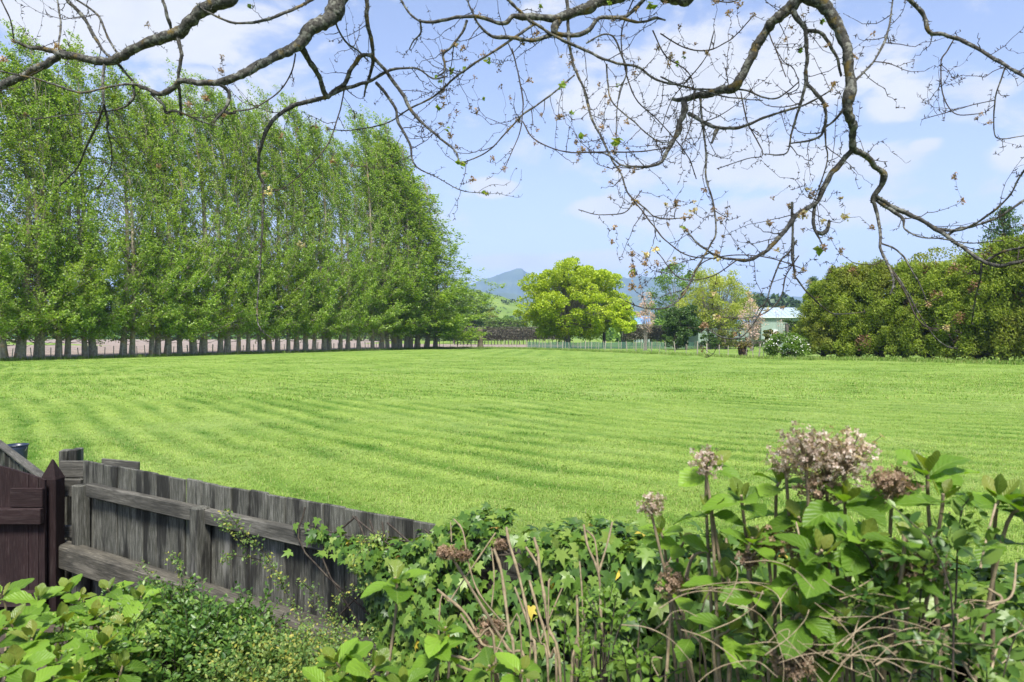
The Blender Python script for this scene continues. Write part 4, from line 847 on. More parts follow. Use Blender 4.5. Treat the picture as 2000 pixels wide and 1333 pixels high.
# ------------------------------------------------------------------ the overhanging tree: traced limbs joined to a trunk behind the viewpoint
m_bark = bark_mat('overhanging bark', (.022, .021, .019), (.090, .087, .078), (.21, .215, .185), (.15, .105, .025), 55, .66, .006)
m_twig = bark_mat('twig bark', (.026, .021, .018), (.070, .058, .048), (.09, .085, .06), None, 60, .3, .002)
m_seed = leaf_mat('dry seed wings', [(.20, .12, .07), (.33, .22, .14), (.42, .30, .20), (.25, .13, .07)], .4)
m_seed2 = leaf_mat('pale new blossom', [(.55, .50, .22), (.62, .52, .33), (.50, .36, .25)], .45)
m_spring = leaf_mat('new yellow green leaves', [(.22, .30, .03), (.16, .26, .03), (.30, .34, .06)], .5)
m_moss = leaf_mat('branch lichen tufts', [(.12, .12, .07), (.22, .22, .13), (.16, .13, .05)], .15)
TR = r"""
455,-10,27 451,0,27 420,9,27 389,21,26 371,45,24 350,63,24 315,75,22 273,91,20 238,110,19 206,119,18 168,115,17 122,105,15 100,99,10 60,93,8 28,80,5
128,104,15 112,108,16 90,125,16 50,148,16 10,165,17 -40,186,18
664,-16,40 660,0,39 655,25,37 637,42,32 609,53,28 588,80,23 560,101,21 518,122,18 483,140,17 437,159,16 392,161,12 354,157,12 340,168,12 329,178,12 305,182,9 280,172,7 262,165,5
305,180,5 262,165,5 210,171,5 160,181,5 120,170,5 60,152,4 -10,138,4
590,95,13 605,120,12 622,150,11 635,187,12 640,191,12
640,191,10 650,182,9 671,165,9 685,137,9 702,112,9 727,107,8
638,190,10 610,197,9 575,207,9 550,222,9 520,255,8 507,300,7 506,340,6 515,370,5 512,450,4 508,520,3 505,560,3 502,620,2.5 510,645,2.2 530,660,2 545,665,1.5
720,107,9 727,112,9 755,143,8 783,178,8 800,210,7 825,241,6 860,270,5 891,297,4 895,318,3
716,-10,9 716,35,9 723,70,8 727,108,8 725,140,6 715,168,5 711,190,3
734,161,7 755,185,7 772,213,6 780,245,6 800,280,5 804,308,4 818,330,3 853,346,2 900,372,2 950,378,1.5
645,185,8 678,171,8 720,161,7 755,140,6 786,133,5 818,136,4 846,154,3.5 874,150,3
206,122,7 203,130,6 201,165,6 203,203,5 212,238,5 210,252,4 218,290,3 215,330,2.5 190,370,2
347,66,9 353,98,8 351,122,8 347,147,7 351,182,7 353,226,6
315,-8,7 317,0,7 324,21,7 332,50,7 336,70,5
130,-6,7 133,4,7 161,32,7 186,77,7 203,101,6 231,126,6 259,158,5
148,-6,4 150,0,4 189,28,5 206,63,5 224,98,5 240,108,5
203,203,5 189,245,5 168,290,5 150,329,4 115,364,3
112,0,4 115,20,4 118,55,4 113,92,4
0,-4,3 20,40,3 28,80,3
430,165,8 448,182,8 445,203,7 437,215,7 420,237,5
437,217,7 448,222,6 460,222,5
612,-6,7 609,0,7 560,25,7 508,42,6 455,44,5 405,24,4 385,8,3
577,105,3 570,140,3 546,178,3 500,210,3 455,218,3
676,150,3 661,227,3 630,297,2.5 560,364,2 525,375,2
295,183,6 320,205,6 325,222,6 345,218,5 400,240,3 430,245,2.5 437,225,2
258,160,5 262,185,6 250,205,5 225,215,4 160,222,2.5 70,232,2 50,225,2
1230,-14,30 1210,-8,29 1175,4,26 1154,12,24 1115,28,22 1080,38,17 1035,32,14 1007,32,12 986,45,9 965,42,8 937,33,8 909,33,7 874,37,7 839,44,6 818,40,5 800,26,5 780,-4,4
1263,-6,7 1227,30,8 1196,33,8 1168,38,9 1147,60,10 1122,70,10 1087,66,10 1063,73,9 1035,79,9 1000,75,8 972,73,8 951,66,6 935,48,5 920,20,4 910,-4,4
1090,38,19 1084,50,18 1082,66,14
1300,40,4 1280,36,6 1262,42,6 1240,42,6 1215,36,6 1196,34,7
912,40,6 905,60,5.5 895,73,5 880,92,5 866,108,5 870,136,4 853,150,3
990,-6,7 993,0,7 1014,21,7 1042,45,7 1087,73,7 1140,98,6 1196,122,6 1245,130,5 1273,150,5 1297,161,5 1350,172,4 1420,190,3 1490,197,2
1042,49,6 1000,77,6 947,112,5 895,147,5 846,189,4 800,213,4 755,241,3 685,255,2.5 640,253,2
1107,-6,7 1107,0,7 1110,28,7 1110,70,7 1115,105,6 1129,150,6 1143,182,5.5 1154,224,5 1175,270,5 1196,315,4.5 1213,340,4 1227,378,3.5 1259,406,3 1287,427,3 1350,425,2
1185,126,4 1187,165,4 1196,200,3 1238,238,3 1280,273,3 1315,280,2
1122,147,4 1085,178,4 1052,203,4 1021,224,4 986,262,3.5 951,297,3 902,320,2.5
1000,95,3 1014,154,3 1021,196,3 1017,252,2.5 996,305,2 986,330,2
1021,238,3 1045,273,3 1105,297,3 1175,297,3 1245,297,3 1304,290,3
1145,85,4 1175,68,4 1200,75,4 1215,110,4 1225,140,4 1212,175,3 1205,215,2.5 1203,262,2
651,33,4 670,75,4 700,100,4 720,120,3
820,38,5 822,65,4 808,80,3 800,96,3
1460,-8,3 1430,4,3 1395,3,3
1285,-14,34 1310,-8,34 1325,0,30 1338,2,26 1350,-10,24
1575,-12,24 1562,-6,24 1549,7,24 1524,28,22 1500,56,21 1482,84,19 1468,108,18 1450,147,19 1440,168,21 1419,175,17 1387,182,15 1352,189,14 1325,194,9 1312,192,6
1335,196,14 1339,217,14 1331,235,13 1324,256,12 1314,276,10 1300,300,8 1290,318,7 1270,325,6 1240,325,5 1213,322,4 1180,300,3 1130,298,2
1345,222,9 1358,229,8 1377,241,8 1405,250,7 1440,250,7 1475,238,6 1510,224,5 1559,210,4.5 1590,196,4 1622,177,3
1402,252,8 1395,265,7 1390,280,4
1560,-12,22 1575,-5,24 1594,3,25 1615,17,25 1636,49,23 1647,84,21 1654,119,20 1660,154,21 1661,185,23 1654,210,20 1664,238,18 1667,266,15 1667,292,15
1667,290,12 1660,299,12 1643,318,12 1622,343,12 1605,371,11 1594,395,10 1566,413,9 1545,434,10 1520,466,9 1500,487,8 1472,505,7 1440,508,6 1400,500,5 1365,478,4 1340,450,2.5
1592,400,8 1589,432,7 1592,450,6 1601,468,4 1608,484,3
1592,452,6 1604,458,9 1613,454,9 1619,440,7 1620,430,4
1667,290,14 1673,299,13 1695,311,13 1709,325,12 1725,338,13 1722,360,13 1709,381,12 1706,397,11
1706,395,8 1715,420,7 1719,459,6 1721,493,6 1736,519,5 1744,543,5 1745,558,4 1739,575,3
1709,383,10 1736,401,10 1768,417,10 1799,430,9.5 1826,446,9 1849,461,9 1875,480,8 1899,498,8 1920,511,8 1946,519,8 1973,516,8 2030,504,9
1712,392,8 1744,412,8 1763,427,6 1766,446,4 1784,459,3.5 1802,464,3 1841,467,3 1894,475,2.5 1960,470,2
1826,446,6 1868,451,6 1894,443,5.5 1920,427,5 1946,409,5 1973,380,4 1995,340,4 2020,310,3
1849,461,6 1873,446,5 1899,443,5 1933,432,5 1967,414,5 2020,376,5
1925,511,5 1946,498,5 1973,488,5 2030,480,6
1917,514,5 1915,543,4 1907,574,4 1902,606,3 1897,635,2.5
1720,475,4 1744,485,4 1763,498,4 1778,524,3.5 1797,558,3 1812,595,2.5
1744,530,4 1768,564,3.5 1789,603,3 1810,637,3 1828,661,3 1849,677,2.5 1870,681,2
1732,515,3 1770,575,3 1790,620,3 1815,641,2.5 1850,640,2
1545,14,12 1559,38,11 1573,60,10 1576,105,8 1575,157,8 1587,175,8 1611,206,7 1611,245,6 1597,270,5 1545,280,3
1574,60,8 1604,66,8 1622,91,7 1636,119,6 1643,150,5
1574,161,7 1566,196,6 1555,228,5 1545,266,4 1538,297,3 1520,303,3 1494,301,2
1611,245,5 1613,280,4 1617,310,3 1608,345,3 1590,390,2.5 1570,420,2
1647,215,6 1630,236,5 1612,250,4
1770,-10,8 1772,-4,8 1790,14,9 1804,31,9 1814,63,9 1846,68,8 1891,84,8 1930,108,8 1965,130,7 2040,168,8
1863,77,3 1850,100,3 1839,119,3 1839,168,3 1849,203,2.5 1870,224,2.5 1916,222,2
1963,133,3.5 1952,165,3 1944,196,3 1942,259,2.5 1958,271,2.5 2010,264,2
1944,196,2.5 1900,205,2 1860,217,2 1800,234,1.5
1668,161,6 1685,144,5 1702,126,5 1727,84,5 1737,45,4 1745,-6,3
1368,190,6 1370,215,5 1373,245,5 1379,297,5 1380,350,4.5 1394,402,4 1398,455,4 1387,480,4 1362,522,4 1335,575,4 1305,600,3.5 1275,604,3 1240,597,2.5 1210,580,2
1290,150,4 1330,168,4 1370,175,4 1447,175,4 1490,190,4 1517,192,4 1540,178,3 1559,161,3
1290,66,3 1320,85,3 1352,98,3 1387,98,3 1420,82,2.5 1440,66,2.5 1472,31,2
1556,470,4 1540,495,4 1525,510,4 1507,555,3.5 1495,592,3.5 1470,635,3 1450,657,3 1425,662,3 1400,655,2.5 1375,637,2
1550,465,5 1550,530,4 1560,550,4 1585,580,3.5 1620,610,3 1650,614,3 1690,610,2
1547,395,6 1549,440,6 1546,500,5 1552,530,4
1560,500,3 1535,540,3 1527,575,3 1510,600,2.5 1470,620,2 1400,620,2
1330,575,3 1345,560,3 1370,515,2.5 1420,500,2.5 1480,500,2.5 1530,512,2.5 1570,527,2
1440,508,3 1390,540,2.5 1330,545,2.5 1290,500,2 1281,488,2
1395,60,2.5 1380,110,2.5 1340,160,2.5 1310,200,2 1290,260,2
1238,-4,3 1215,60,3 1218,120,3 1240,190,3 1290,240,2.5 1340,300,2.5 1360,350,2
1275,60,3 1300,110,3 1350,150,2.5 1352,230,2.5 1330,290,2
1500,60,2.5 1520,110,2.5 1535,150,2.5
1515,95,2 1530,120,2 1550,135,2 1560,170,2 1535,185,2
1447,180,3 1460,240,3 1490,300,2.5 1460,310,2 1400,330,2
1130,410,2 1170,420,2 1220,415,2.5 1240,390,2 1253,372,2
1227,378,3 1275,440,3 1300,470,3 1345,500,3 1400,505,2.5
"""
def D_of(px, py):
    return 4.55 - .55 * px / 2000 + 1.1 * (fbm(px / 420, py / 420, 2, 2) - .5) + .10 * np.sin(px / 90.0) - .25 * py / 600
tree = thing('overhanging_tree', 'lichen-covered bare tree whose curling branches hang across the top of the view', 'tree', (4.2, -1.6, 0))
T0 = np.array([4.2, -1.6, 0.0])
mb = MB(); zt = np.linspace(0, 1, 12)
tube(mb, np.stack([.1 * np.sin(zt * 4), .1 * zt, zt * 4.2], -1), .34 - .10 * zt + .18 * np.exp(-zt * 9), 14)
trunk_top = T0 + np.array([0, .1, 4.0]); mb.build('trunk', m_bark, tree)
rng = np.random.default_rng(55)
paths = []
for ln in TR.strip().splitlines():
    paths.append(np.array([[float(v) for v in t.split(',')] for t in ln.split()]))
limb_samples = []
def to3(p, amp=0.0, seed=0):
    """polyline of (px, py, thickness) -> points in the place + radius"""
    p = spline(p, 6); q = np.diff(p[:, :2], axis=0); L = np.concatenate([[0], np.cumsum(np.hypot(q[:, 0], q[:, 1]))]); s = L / L[-1]
    d = D_of(p[:, 0], p[:, 1]) + amp * s ** 1.5
    X = np.stack([(p[:, 0] - 1000) / F * d, d, CAMZ - (p[:, 1] - HZ) / F * d], -1)
    r = p[:, 2] * .46 / F * d
    k = np.clip(r / .02, .15, 1); X += (np.stack([fbm(L / 22, L * 0 + seed, 1, 2), fbm(L / 22, L * 0 + seed, 2, 2), fbm(L / 22, L * 0 + seed, 3, 2)], -1) - .5) * .022 * k[:, None] * np.clip(s / .1, 0, 1)[:, None]
    r = r * (1 + .22 * (fbm(L / 9, L * 0 + seed * 3, 5, 2) - .5) * 2)
    return X, r
# cluster meshes
def cluster_mesh(seed, n, sz, sp, mt, flat=.0):
    rng = np.random.default_rng(seed); mb = MB(); d = unit(rng.normal(size=(n, 3)) + [0, 0, -.5]); c = d * rng.uniform(.3, 1, (n, 1)) * sp
    for a in c[::2]: tube(mb, [[0, 0, 0], a * .5 + [0, 0, .002], a], .0009, 3, cap=False)
    cards(mb, c, sz * rng.uniform(.7, 1.3, n), rng, .1, d, 1.25, fold=.22); return mb.mesh('cluster', mt, False)
seed_me = [cluster_mesh(i, 14 + 4 * i, .015, .030, m_seed) for i in range(4)]
pale_me = [cluster_mesh(20 + i, 14, .019, .030, m_seed2) for i in range(3)]
leaf_me = [cluster_mesh(40 + i, 4, .042, .034, m_spring) for i in range(3)]
def spurs(mb, X, r, rng, dens):
    for i in range(1, len(X)):
        seg = np.linalg.norm(X[i] - X[i - 1]); n = rng.poisson(dens * seg)
        for _ in range(n):
            u = rng.uniform(); c = X[i] * u + X[i - 1] * (1 - u); t = unit(X[i] - X[i - 1]); d = rng.normal(size=3); d -= t * np.dot(d, t); d = unit(d); rr = r[i]
            tube(mb, [c + d * rr * .8, c + d * (rr + .006) + t * .002, c + d * (rr + rng.uniform(.008, .02)) + t * rng.uniform(-.006, .01)], [.0030, .0022, .0010], 4, cap=False)
def lichen(mb, X, r, rng, dens):
    P_, N_ = [], []
    for i in range(1, len(X)):
        seg = np.linalg.norm(X[i] - X[i - 1]); n = rng.poisson(dens * seg); 
        for _ in range(n):
            u = rng.uniform(); c = X[i] * u + X[i - 1] * (1 - u); t = unit(X[i] - X[i - 1]); d = rng.normal(size=3); d -= t * np.dot(d, t); d = unit(d + [0, 0, .2]); P_.append(c + d * r[i] * 1.02); N_.append(d)
    if P_: cards(mb, np.array(P_), .008, rng, 0, np.array(N_), 1.0, fold=.3)
def twigs(mb, parent, X, r, rng, dens, lmin, lmax, level, spots):
    tot = 0
    for i in range(1, len(X)):
        seg = np.linalg.norm(X[i] - X[i - 1]); n = rng.poisson(dens * seg)
        for _ in range(n):
            c = X[i]; t = unit(X[i] - X[i - 1]); d = rng.normal(size=3) * [1, .6, 1]; d -= t * np.dot(d, t) * .8; d = unit(d + t * .5)
            L = rng.uniform(lmin, lmax); s = np.linspace(0, 1, 9)[:, None]
            hook = rng.uniform(.1, .75); droop = rng.uniform(-.2, .6)
            wob = np.cumsum(rng.normal(size=(9, 3)) * .022 * L / .3, axis=0)
            Y = c + d * L * s - np.array([0, 0, 1.]) * droop * L * s + np.array([0, 0, 1.]) * hook * L * s ** 2.2 + wob * s
            r0 = min(r[i] * .6, rng.uniform(.0020, .0036)); tube(mb, Y, np.linspace(r0, .0009, 9), 4, cap=False)
            spurs(mb, Y, np.linspace(r0, .0012, 9), rng, 26)
            spots.append((Y[-1], Y)); 
            if level > 0: twigs(mb, parent, Y[2:], np.linspace(r0, .0009, 7), rng, 3.6, .05, lmax * .5, level - 1, spots)
for k, p in enumerate(paths):
    th = p[:, 2].max(); amp = 0 if th > 9 else rng.uniform(-.35, .35) * (1 if th < 6 else .4)
    X, r = to3(p, amp, k); out = p[0, 1] < 0; big = th >= 16 and out
    if out:
        if big:
            a = X[0]; q = np.array([a, a + [(2.0 - a[0]) * .06, -.35, .42], [a[0] * .75 + .6, a[1] * .66, max(a[2] + .75, 4.75)], [a[0] * .35 + 2.2, .4, 4.85], trunk_top])
            E = spline(q, 6); limb_samples.append(E); rr = np.linspace(r[0], max(.10, r[0] * 2.2), len(E))
            X = np.concatenate([E[::-1], X[1:]]); r = np.concatenate([rr[::-1], r[1:]])
        p_out = X[0]
    mbk = MB(); vis_i = np.where(X[:, 1] > 2.5)[0]
    tube(mbk, X - T0, r, 12 if th > 14 else (8 if th > 6 else 5))
    Xs = X[vis_i] - T0; rs = r[vis_i]
    if th > 5: lichen(mbk, Xs, rs, rng, 150 if th > 9 else 90)
    spurs(mbk, Xs, rs, rng, 22 if th > 5 else 14)
    if out and not big:
        allp = np.concatenate(limb_samples) if limb_samples else np.array([[0, 3.2, 5.0]])
        a = X[0]; up_ = allp[allp[:, 2] > 4.3] if (allp[:, 2] > 4.3).any() else allp; j = np.argmin(np.linalg.norm(up_ - a, axis=1)); b = up_[j]
        q = spline(np.array([a, a + [0, -.12, .32], (a + b) / 2 + [0, -.1, .35], b]), 5); tube(mbk, q - T0, np.linspace(r[0], r[0] * 1.6, len(q)), 6)
    br = mbk.build('branch', m_bark if th > 3.4 else m_twig, tree)
    if th < 25 and len(Xs) > 3:
        cxp = p[:, 0].mean(); cyp = p[:, 1].mean()
        dens = 3.0 if cxp < 650 else (8.0 if 900 < cxp < 1580 else 5.6)
        if cyp > 480: dens *= .6
        spots = []; mt_ = MB(); twigs(mt_, br, Xs[2:], rs[2:], rng, dens, .10, .42 if th > 3.5 else .26, 1, spots)
        if mt_.v: mt_.build('twigs', m_twig, br, kind='stuff')
        pr = .62 if (900 < cxp < 1580) else .38
        cand = [s for s in spots] + [(Xs[-1], Xs)] * 2
        for tip, Y in cand:
            if rng.uniform() > pr: continue
            wp = tip + T0; py = HZ - (wp[2] - CAMZ) * F / max(wp[1], .1); px = 1000 + wp[0] * F / max(wp[1], .1)
            g = vnoise(px / 160, py / 160, 88)
            if g < .28: continue
            me = pale_me[rng.integers(3)] if (py > 330 and (px < 900 or px > 1250) and rng.uniform() < .35) else (leaf_me[rng.integers(3)] if (rng.uniform() < (.4 if 700 < px < 960 else .10)) else seed_me[rng.integers(4)])
            nm = 'leaf_sprig' if me in leaf_me else 'seed_cluster'
            put(nm, me, br, tip, rng.uniform(0, 6.28, 3), rng.uniform(.45, .95))
# ------------------------------------------------------------------ foreground planting
def frame(d, n):
    d = unit(np.asarray(d, float)); n = np.asarray(n, float); n = n - d * np.dot(n, d)
    if np.linalg.norm(n) < 1e-3: n = np.array([1, 0, .1]) - d * np.dot([1, 0, .1], d)
    n = unit(n); x = np.cross(d, n); return np.stack([x, d, n], 1)
def M4(R3, s, c):
    M = np.eye(4); M[:3, :3] = R3 * s; M[:3, 3] = c; return Matrix(M.tolist())
# ---- ivy
m_ivy = leaf_mat('ivy leaves', [(.035, .085, .014), (.072, .150, .020), (.115, .205, .028), (.19, .27, .05)], .28, .42, .4, ofs=.0)
m_ivyy = leaf_mat('yellowed ivy leaves', [(.50, .38, .03), (.40, .33, .05), (.25, .14, .05)], .3)
IV = np.array([(0, 0), (.17, -.15), (.52, .0), (.29, .22), (.50, .56), (.18, .50), (0, 1.02), (-.18, .50), (-.50, .56), (-.29, .22), (-.52, .0), (-.17, -.15)])
IVz = np.array([0, -.02, -.10, .03, -.09, .04, -.16, .04, -.09, .03, -.10, -.02])
IVV = np.vstack([np.column_stack([IV, IVz]), [0, .30, .02]]); IVF = [(i, (i + 1) % 12, 12) for i in range(12)]
def ivy_template(mt):
    mb = MB(); mb.add(IVV, IVF); return mb.mesh('ivy leaf', mt, True)
ivy_t = ivy_template(m_ivy); ivy_y = ivy_template(m_ivyy)
def bulk(V, Fc, mats_R, s, c, mb, mat=0):
    V = np.asarray(V); n = len(c); W_ = np.einsum('nij,kj->nki', mats_R, V) * np.asarray(s)[:, None, None] + c[:, None]
    f = (np.asarray(Fc)[None] + np.arange(n)[:, None, None] * len(V)).reshape(-1, len(Fc[0])); mb.add(W_.reshape(-1, 3), f, mat)
def frames(d, n):
    d = unit(d); n = n - d * (n * d).sum(1)[:, None]; n = unit(n); return np.stack([np.cross(d, n), d, n], 2)
ivy = thing('ivy', 'dense green ivy smothering the right part of the grey paling fence', 'ivy', (*FO, 0), FA); rng = np.random.default_rng(66)
N = 9000; lx = rng.uniform(2.2, 5.75, N); v_ = rng.uniform(0, 1, N)
left = 2.52 + .28 * fbm(v_ * 5, v_ * 0, 3) - .10 * (v_ > .82) - .35 * (v_ > .93)
topz = 1.02 + .145 * np.clip((lx - 2.95) / .3, 0, 1) + .13 * fbm(lx * 2.2, lx * 0, 9) * np.clip((lx - 2.7) / .5, .1, 1) + .10 * np.clip((lx - 3.4) / 1, 0, 1)
lz = .08 + v_ ** .85 * (topz - .08)
bul = .06 + .34 * fbm(lx * 2.3, lz * 2.6, 17) * np.clip((lx - left) / .5, .15, 1) + .22 * (1 - v_) * np.clip((lx - 2.6) / .6, 0, 1)
ly = -bul * (.75 + .3 * rng.uniform(0, 1, N)); ontop = rng.uniform(0, 1, N) < .22; ly = np.where(ontop, rng.uniform(-.22, .10, N), ly); lz = np.where(ontop, topz + rng.normal(size=N) * .02 - .02 - .6 * np.abs(ly + .05) ** 1.6, lz)
k = (lx > left); sel = np.where(k)[0]; lx, ly, lz, ontop, v_ = lx[sel], ly[sel], lz[sel], ontop[sel], v_[sel]; n = len(lx)
# where fence shows through the ivy
hole = ((np.abs(lx - 3.50) < .09) & (lz > 1.06)); sel = ~(hole & (rng.uniform(0, 1, n) < .9)); lx, ly, lz, ontop = lx[sel], ly[sel], lz[sel], ontop[sel]; n = len(lx)
nn_ = np.stack([rng.normal(size=n) * .45, np.where(ontop, -.35, -1.0) + rng.normal(size=n) * .25, np.where(ontop, 1.1, .55) + rng.normal(size=n) * .3], -1)
dn = np.stack([rng.normal(size=n) * .55, np.where(ontop, -.6, -.35) + rng.normal(size=n) * .2, np.where(ontop, .05, -1.0) + rng.normal(size=n) * .25], -1)
Rm = frames(dn, nn_); sz = rng.uniform(.036, .060, n) * (1 + .25 * np.clip((lx - 3.2), 0, 1.5)) * np.where(rng.uniform(0, 1, n) < .2, .65, 1); cc = np.stack([lx, ly, lz], -1)
camL = np.array([np.dot(-FO, FD), np.dot(-FO, FN), CAMZ]); score = sz / np.linalg.norm(cc - camL, axis=1) * (ly < -.02) + .003 * rng.uniform(0, 1, n) - .02 * (-ly < bul[sel if False else slice(0, n)] * .0)
order = np.argsort(-score); big = order[:285]; rest = order[285:]
for j in big:
    yl = rng.uniform() < .008 + .04 * (lx[j] < 2.9); put('ivy_leaf', ivy_y if yl else ivy_t, ivy, mw=M4(Rm[j], sz[j], cc[j]))
mb = MB(); ym = rng.uniform(0, 1, len(rest)) < .012
bulk(IVV, IVF, Rm[rest][~ym], sz[rest][~ym], cc[rest][~ym], mb, 0); bulk(IVV, IVF, Rm[rest][ym], sz[rest][ym], cc[rest][ym], mb, 1)
mb.build('foliage', [m_ivy, m_ivyy], ivy, kind='stuff')
mb = MB()
for i in range(34):
    a = rng.uniform(2.4, 5.4); q = np.array([[a, -.05, .1], [a + rng.normal() * .2, -.08, .5], [a + rng.normal() * .3, -.08, .9], [a + rng.normal() * .4, -.05, 1.12]]); tube(mb, spline(q, 4), .005, 5, cap=False)
tube(mb, spline(np.array([[3.0, -.06, 1.06], [2.7, -.07, 1.05], [2.45, -.06, 1.02], [2.28, -.06, 1.035], [2.1, -.05, 1.03]]), 5), .003, 4)
mb.build('stems', m_twig, ivy)
for (a, z) in [(2.12, 1.03), (2.2, 1.045), (2.27, 1.02), (2.33, 1.05), (2.38, 1.0), (2.44, 1.06), (2.5, .99), (2.45, .93), (2.3, .985), (2.53, 1.03), (2.58, .93), (2.28, 1.08)]:
    put('ivy_leaf', ivy_y if a in (2.38, 2.5) else ivy_t, ivy, mw=M4(frame([rng.normal() * .5, -.3, -1], [rng.normal() * .3, -1, .5]), rng.uniform(.04, .055), (a, -.065, z)))

# ---- understorey of mixed leaves (uncountable)
OV = np.array([(0, 0, 0), (.20, .25, .03), (.26, .5, .03), (.16, .8, 0), (0, 1, -.08), (-.16, .8, 0), (-.26, .5, .03), (-.20, .25, .03), (0, .5, -.03)]); OVF = [(i, (i + 1) % 8, 8) for i in range(8)]
m_und = leaf_mat('understorey leaves', [(.03, .075, .014), (.06, .13, .02), (.10, .18, .028), (.15, .22, .05)], .3, .4)
m_small = leaf_mat('small shrub leaves', [(.030, .082, .014), (.055, .125, .020), (.09, .17, .028), (.14, .23, .04)], .25, .38)
m_fine = leaf_mat('wiry shrub leaves', [(.05, .10, .02), (.08, .15, .03), (.11, .18, .04), (.15, .21, .05), (.30, .28, .05)], .3)
m_straw = bark_mat('dry straw stems', (.15, .115, .07), (.32, .26, .175), None, None, 40, .3, .001)
m_cane = bark_mat('dry hydrangea canes', (.13, .10, .060), (.29, .235, .150), (.12, .10, .07), None, 45, .35, .002)
def leaves_bulk(mb, c, out, s, rng, V=OV, Fc=OVF, up=.7, mat=0):
    n = len(c); d = unit(out + rng.normal(size=(n, 3)) * .5); nm = rng.normal(size=(n, 3)) * .5 + [0, -.25, up]
    bulk(V, Fc, frames(d, nm), s, c, mb, mat)
def leafy_shrub(name, label, cat, blobs, n, s0, s1, mt, seed, V=OV, Fc=OVF, stem_mt=None, sprig=.10, shoots=60, base_z=.08):
    """blobs: (px, py, depth, radius x, y, z): masses of sprigs"""
    rng = np.random.default_rng(seed); b0 = P(blobs[0][0], blobs[0][1], blobs[0][2]); o = thing(name, label, cat, (b0[0], b0[1], base_z)); off = np.array([b0[0], b0[1], base_z]); mb, ms = MB(), MB()
    tot = sum(b[3] * b[5] for b in blobs)
    for (px, py, d, rx, ry, rz) in blobs:
        c0 = P(px, py, d) - off; k = int(n * rx * rz / tot); ns = max(4, k // 13)
        u = unit(rng.normal(size=(ns, 3)) + [0, -.2, .25]); rad = rng.uniform(.35, 1.0, (ns, 1)) ** .6; e = c0 + u * rad * [rx, ry, rz]; lump = .75 + .5 * vnoise(u[:, 0] * 3 + seed, u[:, 2] * 3)[:, None]; e = c0 + (e - c0) * lump
        for i in range(ns):
            dr = unit(u[i] * [1, 1, .6] + [0, -.1, .8] + rng.normal(size=3) * .35); L = sprig * rng.uniform(.6, 1.5); t = np.linspace(0, 1, 13)[:, None]; pts = e[i] + dr * L * t
            a = np.arange(13) * 2.4; sd_ = np.stack([np.cos(a), np.sin(a), a * 0 + .2], -1); leaves_bulk(mb, pts + sd_ * .004, sd_ + dr * .7, rng.uniform(s0, s1, 13) * (1.1 - .5 * t[:, 0]), rng, V, Fc, .8)
            if i % max(1, ns // shoots) == 0 and (shoots > 20 or rng.uniform() < .25): tube(ms, spline(np.array([[c0[0] * .6 + rng.normal() * .04, c0[1] * .6, -.1], (e[i] + c0) / 2 * [1, 1, .8], e[i], e[i] + dr * L]), 3), np.linspace(.0036, .001, 10), 4, cap=False)
    mb.build('foliage', mt, o, kind='stuff'); ms.build('stems', stem_mt or m_twig, o); return o
leafy_shrub('small_leaf_shrub', 'dense bright green small-leafed shrub in front of the fence at bottom left', 'shrub',
            [(400, 1265, 2.95, .25, .25, .15), (335, 1225, 3.1, .17, .2, .12), (470, 1250, 3.0, .10, .2, .10), (350, 1315, 2.75, .32, .25, .18), (455, 1320, 2.8, .2, .2, .13), (262, 1200, 3.3, .11, .15, .08)], 9500, .024, .040, m_small, 71, stem_mt=m_twig)
leafy_shrub('wiry_shrub', 'wiry tiny-leafed shrub with yellow specks spilling at the bottom centre left', 'shrub',
            [(600, 1335, 2.7, .25, .25, .08), (520, 1325, 2.65, .22, .2, .09), (640, 1305, 2.85, .12, .15, .03), (200, 1300, 2.6, .14, .2, .10)], 9500, .014, .024, m_fine, 72, sprig=.12, shoots=14)
# arching wiry sprays climbing in front of the palings
sp_ = thing('arching_sprays', 'thin arching green sprays with tiny yellow-green leaves before the palings', 'plant', (m0(600, 2.9), 2.9, .08)); off = np.array(sp_.location); rng = np.random.default_rng(9); mb, ml_ = MB(), MB()
for ln in ['445,1000 470,1035 500,1062 530,1100 555,1150 590,1210 610,1260', '590,1138 612,1160 640,1205 655,1225 665,1280', '430,1015 445,1030 480,1070', '555,1150 540,1120 510,1095 450,1085 440,1095', '660,1230 655,1190 670,1160 720,1150', '700,1120 690,1100 705,1075', '620,1260 640,1240 680,1225 730,1240', '745,1045 720,1060 700,1050', '330,1080 350,1105 358,1150', '270,1100 300,1135 305,1160']:
    q = np.array([[float(v) for v in t.split(',')] for t in ln.split()]); X = spline(np.array([P(a, b, 3.0 + .05 * math.sin(a)) for a, b in q]), 6) - off; tube(mb, X, .0018, 4, cap=False)
    n = len(X) * 9; i = rng.integers(0, len(X), n); leaves_bulk(ml_, X[i] + rng.normal(size=(n, 3)) * .012, rng.normal(size=(n, 3)), rng.uniform(.008, .018, n), rng)
mb.build('stems', m_twig, sp_); ml_.build('foliage', m_fine, sp_, kind='stuff')
